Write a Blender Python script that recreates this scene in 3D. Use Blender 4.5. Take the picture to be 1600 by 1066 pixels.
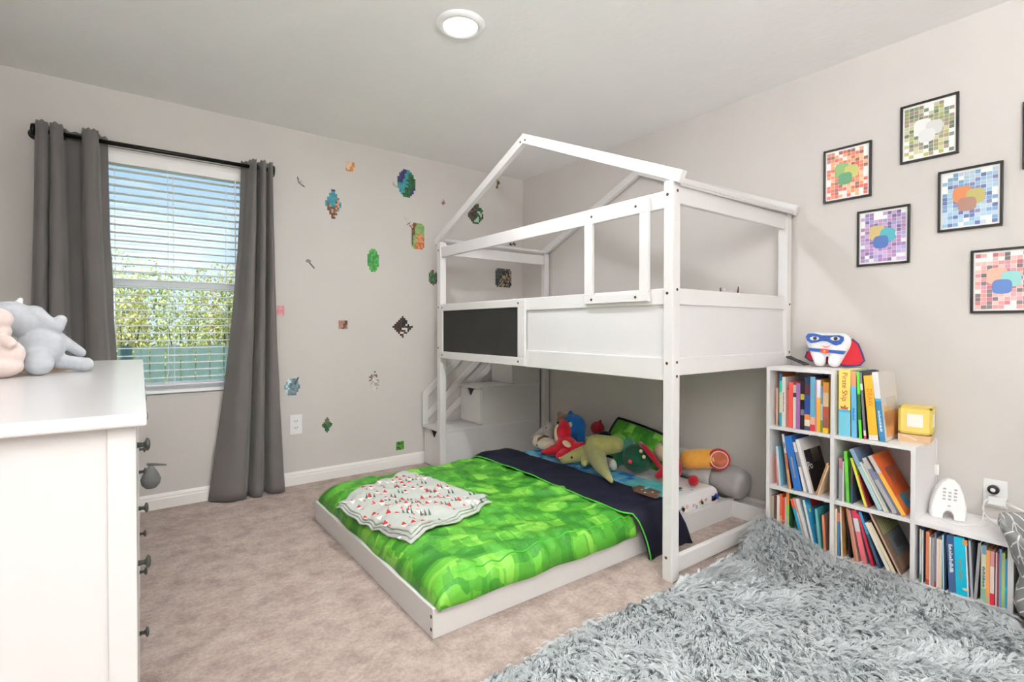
import bpy, bmesh, math, random
from mathutils import Vector, Matrix, noise as mnoise
import numpy as np

for o in list(bpy.data.objects):
    bpy.data.objects.remove(o, do_unlink=True)
SC = bpy.context.scene
COL = SC.collection

# ------------------------------------------------------------------ camera
def make_camera():
    F, cy = 799.41, 520.03
    yaw, pitch, roll = math.radians(37.027), math.radians(-0.6224), math.radians(0.0628)
    f = Vector((math.sin(yaw)*math.cos(pitch), math.cos(yaw)*math.cos(pitch), math.sin(pitch)))
    r = Vector((math.cos(yaw), -math.sin(yaw), 0)); u = r.cross(f)
    r2 = r*math.cos(roll)+u*math.sin(roll); u2 = -r*math.sin(roll)+u*math.cos(roll)
    cam = bpy.data.cameras.new('camera'); ob = bpy.data.objects.new('camera', cam); COL.objects.link(ob)
    m = Matrix((r2, u2, -f)).transposed().to_4x4(); m.translation = (-2.9091, -3.7094, 1.0892)
    ob.matrix_world = m
    cam.sensor_width = 36; cam.lens = 36*F/1600; cam.shift_y = -(533-cy)/1600
    cam.clip_start = 0.02; cam.clip_end = 200
    SC.camera = ob
make_camera()

# ------------------------------------------------------------------ world
W = bpy.data.worlds.new('sky'); SC.world = W; W.use_nodes = True
def sky():
    nt = W.node_tree; n = nt.nodes; l = nt.links; n.clear()
    out = n.new('ShaderNodeOutputWorld'); bg = n.new('ShaderNodeBackground')
    tc = n.new('ShaderNodeTexCoord'); sep = n.new('ShaderNodeSeparateXYZ')
    l.new(tc.outputs['Generated'], sep.inputs[0])
    ramp = n.new('ShaderNodeValToRGB'); e = ramp.color_ramp.elements
    e[0].position = 0.0; e[0].color = (0.78, 0.90, 1.0, 1)
    e[1].position = 0.42; e[1].color = (0.20, 0.46, 0.92, 1)
    l.new(sep.outputs['Z'], ramp.inputs[0])
    mp = n.new('ShaderNodeMapping'); mp.inputs['Scale'].default_value = (1, 1, 3.2)
    l.new(tc.outputs['Generated'], mp.inputs[0])
    nz = n.new('ShaderNodeTexNoise'); nz.inputs['Scale'].default_value = 4.2; nz.inputs['Detail'].default_value = 6
    l.new(mp.outputs[0], nz.inputs[0])
    cr = n.new('ShaderNodeValToRGB'); cr.color_ramp.elements[0].position = .54; cr.color_ramp.elements[1].position = .74
    l.new(nz.outputs['Fac'], cr.inputs[0])
    mx = n.new('ShaderNodeMixRGB'); mx.inputs[2].default_value = (0.97, 0.98, 1.0, 1)
    l.new(cr.outputs[0], mx.inputs[0]); l.new(ramp.outputs[0], mx.inputs[1])
    l.new(mx.outputs[0], bg.inputs[0]); bg.inputs[1].default_value = 1.35
    l.new(bg.outputs[0], out.inputs[0])
sky()
sun = bpy.data.lights.new('sun', 'SUN'); sun.energy = 5.5; sun.angle = math.radians(2); sun.color = (1, .95, .86)
suno = bpy.data.objects.new('sun', sun); COL.objects.link(suno)
suno.rotation_euler = Vector((0.35, 0.75, -0.85)).to_track_quat('-Z', 'Y').to_euler()   # falls on the trees, away from the window

SC.view_settings.view_transform = 'Standard'; SC.view_settings.look = 'None'
SC.view_settings.gamma = 1; SC.view_settings.use_curve_mapping = False
SC.view_settings.exposure = -0.10
SC.cycles.max_bounces = 14; SC.cycles.diffuse_bounces = 10
CEILING_LAMP_W = 22.0      # the room's ceiling lamp and an added uplight, used in their builder
ADDED_UPLIGHT_W = 215.0

# ------------------------------------------------------------------ helpers
def lin(c):
    return tuple((x/12.92 if x <= .04045 else ((x+.055)/1.055)**2.4) for x in [v/255 for v in c])
MATS = {}
def mat(name, rgb, rough=.6, var=0.0, vscale=20, bump=0.0, bscale=200, metal=0, coat=0, spec=.5, emit=None, sheen=0, stretch=None, bdist=.002):
    if name in MATS: return MATS[name]
    m = bpy.data.materials.new(name); m.use_nodes = True; MATS[name] = m
    nt = m.node_tree; n = nt.nodes; l = nt.links; b = n['Principled BSDF']
    c = lin(rgb) + (1,)
    b.inputs['Base Color'].default_value = c; b.inputs['Roughness'].default_value = rough
    b.inputs['Metallic'].default_value = metal; b.inputs['Coat Weight'].default_value = coat
    b.inputs['Specular IOR Level'].default_value = spec
    if sheen: b.inputs['Sheen Weight'].default_value = sheen
    if emit:
        b.inputs['Emission Color'].default_value = c; b.inputs['Emission Strength'].default_value = emit
    m.diffuse_color = c
    tc = None
    if var or bump:
        tc = n.new('ShaderNodeTexCoord'); src = tc.outputs['Object']
        if stretch:
            mp = n.new('ShaderNodeMapping'); mp.inputs['Scale'].default_value = stretch; l.new(src, mp.inputs[0]); src = mp.outputs[0]
    if var:
        nz = n.new('ShaderNodeTexNoise'); nz.inputs['Scale'].default_value = vscale; nz.inputs['Detail'].default_value = 5
        l.new(src, nz.inputs[0])
        rp = n.new('ShaderNodeValToRGB'); e = rp.color_ramp.elements
        e[0].position = .3; e[1].position = .7
        e[0].color = tuple(max(0, v*(1-var)) for v in c[:3])+(1,); e[1].color = tuple(min(1, v*(1+var)) for v in c[:3])+(1,)
        l.new(nz.outputs['Fac'], rp.inputs[0]); l.new(rp.outputs[0], b.inputs['Base Color'])
    if bump:
        nb = n.new('ShaderNodeTexNoise'); nb.inputs['Scale'].default_value = bscale; nb.inputs['Detail'].default_value = 4
        l.new(src, nb.inputs[0])
        bp = n.new('ShaderNodeBump'); bp.inputs['Strength'].default_value = bump; bp.inputs['Distance'].default_value = bdist
        l.new(nb.outputs['Fac'], bp.inputs['Height']); l.new(bp.outputs[0], b.inputs['Normal'])
    return m
def attr_mat(name, rough=.6, coat=0, bump=0, bscale=300):
    m = mat(name, (200, 200, 200), rough, coat=coat, bump=bump, bscale=bscale)
    if not m.get('attr'):
        m['attr'] = 1
        a = m.node_tree.nodes.new('ShaderNodeVertexColor'); a.layer_name = 'Col'
        m.node_tree.links.new(a.outputs[0], m.node_tree.nodes['Principled BSDF'].inputs['Base Color'])
    return m
def cmat(rgb, rough=.5, kind='paper'):
    return mat('%s_%d_%d_%d' % ((kind,)+tuple(rgb)), rgb, rough, var=.04, vscale=60)

class MB:
    def __init__(s): s.v = []; s.f = []; s.c = []
    def add(s, vs, fs, col=None):
        k = len(s.v); s.v += [tuple(v) for v in vs]; s.f += [tuple(i+k for i in f) for f in fs]; s.c += [col]*len(fs); return s
    def box(s, x0, x1, y0, y1, z0, z1, col=None):
        vs = [(x, y, z) for z in (z0, z1) for y in (y0, y1) for x in (x0, x1)]
        return s.add(vs, [(0, 2, 3, 1), (4, 5, 7, 6), (0, 1, 5, 4), (2, 6, 7, 3), (0, 4, 6, 2), (1, 3, 7, 5)], col)
    def mbox(s, M, sx, sy, sz, col=None):
        vs = [M @ Vector((x*sx/2, y*sy/2, z*sz/2)) for z in (-1, 1) for y in (-1, 1) for x in (-1, 1)]
        return s.add(vs, [(0, 2, 3, 1), (4, 5, 7, 6), (0, 1, 5, 4), (2, 6, 7, 3), (0, 4, 6, 2), (1, 3, 7, 5)], col)
    def beam(s, a, b, w, h, up=(0, 0, 1), col=None):
        a = Vector(a); b = Vector(b); d = (b-a); L = d.length; d.normalize(); up = Vector(up)
        side = d.cross(up).normalized(); u2 = side.cross(d)
        M = Matrix((d, side, u2)).transposed().to_4x4(); M.translation = (a+b)/2
        return s.mbox(M, L, w, h, col)
    def prism(s, poly, fn, t0, t1, col=None):      # poly 2D, fn(u,v,t)->xyz
        n = len(poly); vs = [fn(u, v, t0) for u, v in poly]+[fn(u, v, t1) for u, v in poly]
        fs = [tuple(range(n))[::-1], tuple(range(n, 2*n))]+[(i, (i+1) % n, n+(i+1) % n, n+i) for i in range(n)]
        return s.add(vs, fs, col)
    def rings(s, rings, cap=True, closed=True, col=None):
        n = len(rings[0]); vs = [p for r in rings for p in r]; fs = []
        for i in range(len(rings)-1):
            for j in range(n if closed else n-1):
                k = (j+1) % n; fs.append((i*n+j, i*n+k, (i+1)*n+k, (i+1)*n+j))
        if cap and closed: fs += [tuple(range(n))[::-1], tuple((len(rings)-1)*n+j for j in range(n))]
        return s.add(vs, fs, col)
    def tube(s, pts, r, seg=8, col=None):
        pts = [Vector(p) for p in pts]; R = r if isinstance(r, (list, tuple)) else [r]*len(pts); rings = []
        for i, p in enumerate(pts):
            d = (pts[min(i+1, len(pts)-1)]-pts[max(i-1, 0)]).normalized()
            a = d.orthogonal().normalized() if i == 0 else (a-d*a.dot(d)).normalized()
            b = d.cross(a)
            rings.append([p+a*R[i]*math.cos(t)+b*R[i]*math.sin(t) for t in [2*math.pi*k/seg for k in range(seg)]])
        return s.rings(rings, col=col)
    def lathe(s, prof, c, seg=20, axis=(0, 0, 1), col=None):
        ax = Vector(axis).normalized(); a = ax.orthogonal().normalized(); b = ax.cross(a); c = Vector(c)
        return s.rings([[c+ax*h+a*r*math.cos(t)+b*r*math.sin(t) for t in [2*math.pi*k/seg for k in range(seg)]] for r, h in prof], col=col)
    def ball(s, c, r, M=None, seg=16, col=None):
        if not isinstance(r, (tuple, list)): r = (r, r, r)
        c = Vector(c); rings = []; k = seg//2
        for i in range(1, k):
            ph = math.pi*i/k
            rings.append([Vector((r[0]*math.sin(ph)*math.cos(t), r[1]*math.sin(ph)*math.sin(t), -r[2]*math.cos(ph))) for t in [2*math.pi*j/seg for j in range(seg)]])
        top = [Vector((0, 0, -r[2])), Vector((0, 0, r[2]))]
        if M: rings = [[M @ p for p in q] for q in rings]; top = [M @ p for p in top]
        n = seg; vs = [c+p for q in rings for p in q]+[c+p for p in top]; fs = []
        for i in range(len(rings)-1):
            for j in range(n): fs.append((i*n+j, i*n+(j+1) % n, (i+1)*n+(j+1) % n, (i+1)*n+j))
        m = len(rings)*n
        for j in range(n):
            fs.append((m, (j+1) % n, j)); fs.append((m+1, (len(rings)-1)*n+j, (len(rings)-1)*n+(j+1) % n))
        return s.add(vs, fs, col)
    def cap(s, a, b, r0, r1, seg=14):
        a = Vector(a); b = Vector(b); n = max(3, int((b-a).length/(min(r0, r1)*.5+.002)))
        for i in range(n+1):
            t = i/n; s.ball(a.lerp(b, t), r0+(r1-r0)*t, seg=10)
        return s
    def build(s, name, m, parent=None, smooth=False, bevel=0, weld=False):
        me = bpy.data.meshes.new(name); me.from_pydata(s.v, [], s.f); me.update()
        if any(c is not None for c in s.c):
            ca = me.color_attributes.new('Col', 'FLOAT_COLOR', 'CORNER'); arr = []
            for p in me.polygons:
                c = s.c[p.index] or (200, 200, 200); arr += list(lin(c)+(1,))*p.loop_total
            ca.data.foreach_set('color', arr)
        ob = bpy.data.objects.new(name, me); COL.objects.link(ob); me.materials.append(m)
        bm = bmesh.new(); bm.from_mesh(me)
        if weld: bmesh.ops.remove_doubles(bm, verts=bm.verts, dist=1e-5)
        bmesh.ops.recalc_face_normals(bm, faces=bm.faces); bm.to_mesh(me); bm.free()
        if smooth: me.polygons.foreach_set('use_smooth', [True]*len(me.polygons))
        if bevel:
            md = ob.modifiers.new('bevel', 'BEVEL'); md.width = bevel; md.segments = 2; md.limit_method = 'ANGLE'; md.angle_limit = math.radians(40)
        attach(ob, parent)
        return ob
def attach(ob, parent):
    if parent is not None:
        ob.parent = parent
        root = parent
        M = Matrix.Identity(4)
        chain = []
        while root is not None: chain.append(root); root = root.parent
        # all part meshes are written in room coordinates
        T = Matrix.Identity(4)
        for c in reversed(chain): T = T @ c.matrix_parent_inverse @ c.matrix_basis
        ob.matrix_parent_inverse = T.inverted()
def thing(name, label, cat, loc=(0, 0, 0), group=None):
    o = bpy.data.objects.new(name, None); COL.objects.link(o); o.location = loc; o.empty_display_size = .05
    o['label'] = label; o['category'] = cat
    if group: o['group'] = group
    return o
def tag(o, label, cat, group=None):
    o['label'] = label; o['category'] = cat
    if group: o['group'] = group
    return o
def struct(o):
    o['kind'] = 'structure'; return o
def text(s, size, M, m, parent, extr=.0004, name='lettering', sx=1.0):
    cu = bpy.data.curves.new('t', 'FONT'); cu.body = s; cu.size = size; cu.extrude = extr; cu.align_x = 'CENTER'; cu.align_y = 'CENTER'
    to = bpy.data.objects.new('t', cu); COL.objects.link(to)
    bpy.context.view_layer.update()
    me = bpy.data.meshes.new_from_object(to.evaluated_get(bpy.context.evaluated_depsgraph_get()))
    bpy.data.objects.remove(to, do_unlink=True); bpy.data.curves.remove(cu)
    me.transform(M @ Matrix.Diagonal((sx, 1, 1, 1))); me.materials.clear(); me.materials.append(m); me.name = name
    ob = bpy.data.objects.new(name, me); COL.objects.link(ob); attach(ob, parent); return ob
def basis(o, x, y):
    x = Vector(x).normalized(); y = Vector(y).normalized(); z = x.cross(y)
    M = Matrix((x, y, z)).transposed().to_4x4(); M.translation = o; return M
def plush(name, mb, m, parent=None, vox=.006, smooth=6):
    ob = mb.build(name, m, parent, smooth=True)
    r = ob.modifiers.new('remesh', 'REMESH'); r.mode = 'VOXEL'; r.voxel_size = vox; r.use_smooth_shade = True
    s = ob.modifiers.new('smooth', 'SMOOTH'); s.iterations = smooth; s.factor = .5
    return ob
def sstep(a, b, x):
    t = min(1, max(0, (x-a)/(b-a))); return t*t*(3-2*t)
def nz(x, y, z=0): return mnoise.noise(Vector((x, y, z)))
rnd = random.Random(7)

# shared materials
M_WALL = mat('wall_paint', (208, 203, 199), .8, var=.015, vscale=3, bump=.12, bscale=90)
M_CEIL = mat('ceiling_paint', (244, 244, 243), .9, var=.01, vscale=3, bump=.5, bscale=26, bdist=.004)
M_TRIM = mat('trim_paint', (243, 241, 238), .4, bump=.03, bscale=60)
M_BED = mat('bed_lacquer', (222, 220, 219), .35, var=.012, vscale=6, bump=.03, bscale=70, stretch=(1, 1, .2))
M_PANEL = mat('bed_panel', (218, 217, 217), .45, var=.01, vscale=5)
M_SHELF = mat('shelf_laminate', (234, 232, 232), .45, var=.01, vscale=6)
M_DRESS = mat('dresser_paint', (214, 212, 211), .22, var=.008, vscale=5, bump=.02, bscale=50)
M_BLACK = mat('black_metal', (14, 14, 15), .35, var=.1, vscale=40, metal=.3)
M_BOLT = mat('bolt_bronze', (92, 62, 40), .45, metal=.6, var=.1)
M_PLASTIC = mat('white_plastic', (240, 240, 240), .35, var=.01)
M_SLOT = mat('dark_slot', (40, 40, 40), .7, var=.05)
M_PAGE = mat('book_pages', (232, 224, 206), .85, var=.06, vscale=300, stretch=(1, 60, 1))
M_INK = mat('black_ink', (28, 26, 28), .6, var=.05)

# ================================================================== ROOM
H = 2.44; XW = 0.012; XL = -3.46; YB = -5.15
WX0, WX1, WZ0, WZ1 = -3.11, -2.235, .672, 2.117
def room():
    # carpet
    m = mat('carpet', (178, 160, 150), 1.0, spec=.1)
    nt = m.node_tree; n = nt.nodes; l = nt.links; b = n['Principled BSDF']
    tc = n.new('ShaderNodeTexCoord')
    big = n.new('ShaderNodeTexNoise'); big.inputs['Scale'].default_value = 9; big.inputs['Detail'].default_value = 8; big.inputs['Roughness'].default_value = .72
    fine = n.new('ShaderNodeTexNoise'); fine.inputs['Scale'].default_value = 260; fine.inputs['Detail'].default_value = 3
    for q in (big, fine): l.new(tc.outputs['Object'], q.inputs[0])
    r1 = n.new('ShaderNodeValToRGB'); e = r1.color_ramp.elements
    e[0].position = .33; e[0].color = lin((160, 140, 131))+(1,); e[1].position = .62; e[1].color = lin((204, 186, 175))+(1,)
    l.new(big.outputs['Fac'], r1.inputs[0])
    mid = n.new('ShaderNodeTexNoise'); mid.inputs['Scale'].default_value = 70; mid.inputs['Detail'].default_value = 4; l.new(tc.outputs['Object'], mid.inputs[0])
    r2 = n.new('ShaderNodeValToRGB'); e = r2.color_ramp.elements
    e[0].position = .3; e[0].color = (.62, .62, .62, 1); e[1].position = .65; e[1].color = (1.1, 1.1, 1.1, 1)
    av = n.new('ShaderNodeMixRGB'); av.inputs[0].default_value = .55; l.new(fine.outputs['Fac'], av.inputs[1]); l.new(mid.outputs['Fac'], av.inputs[2]); l.new(av.outputs[0], r2.inputs[0])
    mx = n.new('ShaderNodeMixRGB'); mx.blend_type = 'MULTIPLY'; mx.inputs[0].default_value = .8
    l.new(r1.outputs[0], mx.inputs[1]); l.new(r2.outputs[0], mx.inputs[2]); l.new(mx.outputs[0], b.inputs['Base Color'])
    add = n.new('ShaderNodeMath'); add.operation = 'ADD'; l.new(big.outputs['Fac'], add.inputs[0]); l.new(av.outputs[0], add.inputs[1])
    bp = n.new('ShaderNodeBump'); bp.inputs['Strength'].default_value = .9; bp.inputs['Distance'].default_value = .012
    l.new(add.outputs[0], bp.inputs['Height']); l.new(bp.outputs[0], b.inputs['Normal'])
    b.inputs['Sheen Weight'].default_value = .15
    struct(MB().box(XL-.1, XW+.1, YB-.1, .14, -.08, 0).build('floor', m))
    struct(MB().box(XL-.1, XW+.1, YB-.1, .14, H, H+.08).build('ceiling', M_CEIL))
    wb = MB()
    wb.box(XL-.1, WX0, 0, .14, 0, H).box(WX1, XW+.1, 0, .14, 0, H).box(WX0, WX1, 0, .14, 0, WZ0).box(WX0, WX1, 0, .14, WZ1, H)
    struct(wb.build('wall_back', M_WALL, weld=True))
    struct(MB().box(XW, XW+.1, YB-.1, 0, 0, H).build('wall_right', M_WALL))
    struct(MB().box(XL-.1, XL, YB-.1, 0, 0, H).build('wall_left', M_WALL))
    struct(MB().box(XL, XW, YB-.1, YB, 0, H).build('wall_front', M_WALL))
    # moulded baseboards: height .09
    prof = [(0, 0), (.014, 0), (.014, .058), (.011, .064), (.011, .074), (.007, .083), (.004, .09), (0, .09)]
    struct(MB().prism(prof, lambda u, v, t: (t, -u, v), XL, XW-.014).build('baseboard_back', M_TRIM))
    struct(MB().prism(prof, lambda u, v, t: (XW-u, t, v), YB, 0).build('baseboard_right', M_TRIM))
    struct(MB().prism(prof, lambda u, v, t: (XL+u, t, v), YB, -.014).build('baseboard_left', M_TRIM))
room()

def ceiling_lamps():
    ml = mat('lamp_lens', (255, 252, 246), .4, emit=9.0)
    t = thing('recessed_ceiling_light', 'round white recessed light set in the ceiling, switched on', 'ceiling light', (-1.71, -1.735, H))
    MB().lathe([(.074, -.008), (.080, -.016), (.096, -.014), (.110, -.004), (.112, 0), (.074, 0)], (-1.71, -1.735, H), 40).build('trim_ring', M_PLASTIC, t, smooth=True)
    MB().lathe([(.001, -.0105), (.075, -.0105), (.075, -.002), (.001, -.002)], (-1.71, -1.735, H), 40).build('lens', ml, t)
    la = bpy.data.lights.new('lamp_glow', 'AREA'); la.shape = 'DISK'; la.size = .14; la.energy = CEILING_LAMP_W; la.color = (.97, .98, 1.0); la.spread = math.radians(175)
    lo = bpy.data.objects.new('lamp_glow', la); COL.objects.link(lo); lo.location = (-1.71, -1.735, H-.019)
    # added uplight behind the camera, out of view; stands in for a bounced flash
    p = Vector((-2.75, -4.72, 0))
    t = thing('added_uplight', 'added uplight behind the camera, built as a black torchiere with upturned bowl', 'floor lamp', tuple(p))
    MB().lathe([(.13, 0), (.13, .012), (.10, .022), (.012, .03)], p, 32).build('base', M_BLACK, t, smooth=True)
    MB().tube([p+Vector((0, 0, .02)), p+Vector((0, 0, 1.66))], .011, 12).build('pole', M_BLACK, t, smooth=True)
    MB().lathe([(.02, 1.65), (.09, 1.67), (.145, 1.715), (.15, 1.72), (.14, 1.718), (.085, 1.68), (.02, 1.662)], p, 36).build('bowl_shade', M_BLACK, t, smooth=True)
    MB().ball(p+Vector((0, 0, 1.69)), .022).build('bulb', mat('bulb_glow', (255, 246, 232), .4, emit=8), t, smooth=True)
    la = bpy.data.lights.new('added_uplight_glow', 'AREA'); la.shape = 'DISK'; la.size = .24; la.energy = ADDED_UPLIGHT_W; la.color = (.93, .975, 1.0)
    lo = bpy.data.objects.new('added_uplight_glow', la); COL.objects.link(lo); lo.location = p+Vector((0, 0, 1.735)); lo.rotation_euler = (math.pi, 0, 0)
ceiling_lamps()

# ================================================================== WINDOW
def window():
    vin = mat('window_vinyl', (240, 241, 240), .35, var=.01)
    t = thing('window_1', 'white vinyl single-hung window in the left wall', 'window', ((WX0+WX1)/2, .1, WZ0)); t['kind'] = 'structure'; del t['category']
    y0, y1 = .085, .135
    a = .035
    fr = MB().box(WX0, WX0+a, y0, y1, WZ0, WZ1).box(WX1-a, WX1, y0, y1, WZ0, WZ1).box(WX0+a, WX1-a, y0, y1, WZ0, WZ0+a).box(WX0+a, WX1-a, y0, y1, WZ1-a, WZ1)
    fr.build('window_frame', vin, t, bevel=.003)
    zm = 1.352
    s = .03
    for nm, za, zb, yy in (('lower_sash', WZ0+a, zm+.022, y0+.006), ('upper_sash', zm-.022, WZ1-a, y0+.026)):
        x0, x1 = WX0+a, WX1-a
        o = MB().box(x0, x0+s, yy, yy+.02, za, zb).box(x1-s, x1, yy, yy+.02, za, zb).box(x0+s, x1-s, yy, yy+.02, za, za+.042).box(x0+s, x1-s, yy, yy+.02, zb-.042, zb).build(nm, vin, t, bevel=.002)
        g = bpy.data.materials.get('window_glass')
        if not g:
            g = bpy.data.materials.new('window_glass'); g.use_nodes = True; nt = g.node_tree; nt.nodes.clear()
            out = nt.nodes.new('ShaderNodeOutputMaterial'); tr = nt.nodes.new('ShaderNodeBsdfTransparent'); tr.inputs[0].default_value = (.93, .97, .96, 1)
            gl = nt.nodes.new('ShaderNodeBsdfGlossy'); gl.inputs['Roughness'].default_value = .02
            mx = nt.nodes.new('ShaderNodeMixShader'); mx.inputs[0].default_value = .05
            nt.links.new(tr.outputs[0], mx.inputs[1]); nt.links.new(gl.outputs[0], mx.inputs[2]); nt.links.new(mx.outputs[0], out.inputs[0])
        MB().box(x0+s-.004, x1-s+.004, yy+.008, yy+.012, za+.038, zb-.038).build('pane', g, o)
    # painted sill slab
    struct(MB().box(WX0, WX1, -.0, .085, WZ0-.002, WZ0+.006).build('trim_1', mat('sill', (212, 210, 208), .5, var=.02)))
window()

def blind():
    mb_ = mat('blind_white', (250, 249, 247), .45, var=.01, vscale=8)
    t = thing('window_blind', 'white horizontal slat blind, slats open, inside the window recess', 'blind', ((WX0+WX1)/2, .045, WZ1))
    x0, x1 = WX0+.006, WX1-.008
    MB().box(x0, x1, .022, .07, WZ1-.042, WZ1-.002).build('headrail', mb_, t)
    MB().prism([(.006, -.088), (.018, -.088), (.018, -.004), (.004, -.004), (.001, -.02), (.004, -.04), (.004, -.06)], lambda u, v, q: (q, u, WZ1+v), x0, x1).build('valance', mb_, t)
    sl = MB(); L = (x1-x0-.012)/2
    prof = [(-.0245, .0), (-.012, .0022), (0, .003), (.012, .0022), (.0245, 0)]
    pr = [(u, v+.0022) for u, v in prof]+[(u, v-.0022) for u, v in prof[::-1]]
    sl.prism(pr, lambda u, v, q: (q, u, v), -L, L)
    z = WZ1-.118; first = None; zb = WZ0+.03; k = 0
    while z > zb+.02:
        if first is None:
            o = sl.build('slat', mb_, None); first = o
        else:
            o = first.copy(); COL.objects.link(o)
        o.parent = t; o.matrix_parent_inverse = Matrix.Identity(4)
        o.location = (0, .0, z-WZ1); o.rotation_euler = (math.radians(-2), 0, 0)
        z -= .0452; k += 1
    MB().box(x0+.004, x1-.004, .022, .068, zb-.016, zb+.002).build('bottom_rail', mb_, t, bevel=.003)
    for fx in (.17, .5, .83):
        x = x0+(x1-x0)*fx
        MB().tube([(x, .0195, WZ1-.09), (x, .0195, zb)], .0011, 6).tube([(x, .071, WZ1-.09), (x, .071, zb)], .0011, 6).build('ladder_cord', mb_, t)
    # tilt wand at the right, lift cord at the left
    MB().tube([(x1-.10, .006, WZ1-.08), (x1-.10, .004, .84)], .0035, 8).tube([(x1-.10, .004, .84), (x1-.10, .004, .72)], .005, 8).build('tilt_wand', mb_, t)
    xc = x0+.40
    MB().tube([(xc, .006, WZ1-.08), (xc-.002, .004, .82), (xc-.012, .004, .76)], .0016, 6).ball((xc-.013, .004, .752), (.007, .007, .012)).build('lift_cord', mb_, t)
blind()

def curtains():
    mf = mat('curtain_grey', (108, 104, 102), .75, var=.05, vscale=4, bump=.1, bscale=700, sheen=.2, spec=.25)
    yr = -.085
    rod = thing('curtain_rod', 'black metal curtain rod with round end caps above the window', 'curtain rod', (-2.71, yr, 2.112))
    MB().tube([(-3.275, yr, 2.112), (-2.152, yr, 2.112)], .0125, 14).build('pole', M_BLACK, rod, smooth=True)
    for x, s in ((-3.288, -1), (-2.137, 1)):
        MB().lathe([(.012, -.012), (.03, -.008), (.033, 0), (.03, .008), (.012, .012)], (x, yr, 2.112), 24, axis=(1, 0, 0)).build('end_cap', M_BLACK, rod, smooth=True)
        MB().tube([(x, yr+.003, 2.112), (x, -.002, 2.112)], .010, 10).lathe([(.03, 0), (.03, .006)], (x, -.008, 2.112), 20, axis=(0, 1, 0)).build('bracket', M_BLACK, rod)
    def cr(pts, n):
        P = [Vector((p[0], p[1], 0)) for p in pts]; out = []
        for i in range(len(P)-1):
            a = P[max(i-1, 0)]; b = P[i]; c = P[i+1]; d = P[min(i+2, len(P)-1)]
            for k in range(n):
                u = k/n
                out.append(.5*((2*b)+(c-a)*u+(2*a-5*b+4*c-d)*u*u+(3*b-a-3*c+d)*u**3))
        out.append(P[-1]); return out
    def panel(label, top, bot, ztop, zbot_fn, rings):
        T = cr(top, 8); B = cr(bot, 8); N = 44; rows = []
        t = thing('curtain', label, 'curtain', (bot[len(bot)//2][0], bot[len(bot)//2][1], 0), 'grey curtain panels')
        for i in range(N+1):
            w = i/N; row = []
            for j, (a, b) in enumerate(zip(T, B)):
                q = a.lerp(b, w**1.6)
                z = ztop+(zbot_fn(q.x)-ztop)*w
                wr = .0035*nz(q.x*16, z*5, j*.05)*min(1, w*4)
                zz = z+(.008*math.sin(j*1.1) if i == 0 else 0)*.6
                row.append((q.x+wr, q.y+wr, zz))
            rows.append(row)
        mb = MB(); mb.rings(rows, cap=False, closed=False)
        o = mb.build('cloth', mf, t, smooth=True)
        sd = o.modifiers.new('thick', 'SOLIDIFY'); sd.thickness = .004; sd.offset = 0
        for x, s in rings:
            MB().lathe([(.0155, -.004), (.027, -.005), (.029, 0), (.027, .005), (.0155, .004)], (x, yr, 2.112), 20, axis=(1, .35*s, 0)).build('grommet', M_BLACK, t, smooth=True)
    # y around -.085 (rod); folds swing before and behind it
    topL = [(-3.285, -.05), (-3.268, -.135), (-3.236, -.14), (-3.226, -.05), (-3.214, -.14), (-3.178, -.135), (-3.160, -.045), (-3.10, -.04), (-3.088, -.13), (-3.055, -.15), (-3.028, -.135), (-3.02, -.06), (-2.985, -.04)]
    botL = [(-3.36, -.03), (-3.345, -.12), (-3.28, -.15), (-3.26, -.06), (-3.235, -.14), (-3.14, -.15), (-3.115, -.06), (-3.07, -.05), (-3.045, -.13), (-2.99, -.16), (-2.945, -.13), (-2.93, -.07), (-2.91, -.04)]
    panel('grey grommet curtain left of the window, behind the white dresser', topL, botL, 2.15, lambda x: .006, [(-3.22, 1), (-3.17, -1), (-3.09, 1)])
    topR = [(-2.315, -.035), (-2.285, -.05), (-2.268, -.12), (-2.245, -.135), (-2.234, -.075), (-2.224, -.06), (-2.212, -.135), (-2.190, -.14), (-2.182, -.075), (-2.174, -.06), (-2.163, -.12), (-2.148, -.13), (-2.142, -.06)]
    botR = [(-2.505, -.03), (-2.49, -.07), (-2.42, -.13), (-2.33, -.135), (-2.30, -.075), (-2.285, -.06), (-2.268, -.13), (-2.225, -.145), (-2.205, -.075), (-2.185, -.05), (-2.165, -.12), (-2.09, -.135), (-2.062, -.04)]
    panel('grey grommet curtain right of the window, hanging beside the wall outlet', topR, botR, 2.15, lambda x: .006, [(-2.24, 1), (-2.19, -1)])
curtains()

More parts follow.
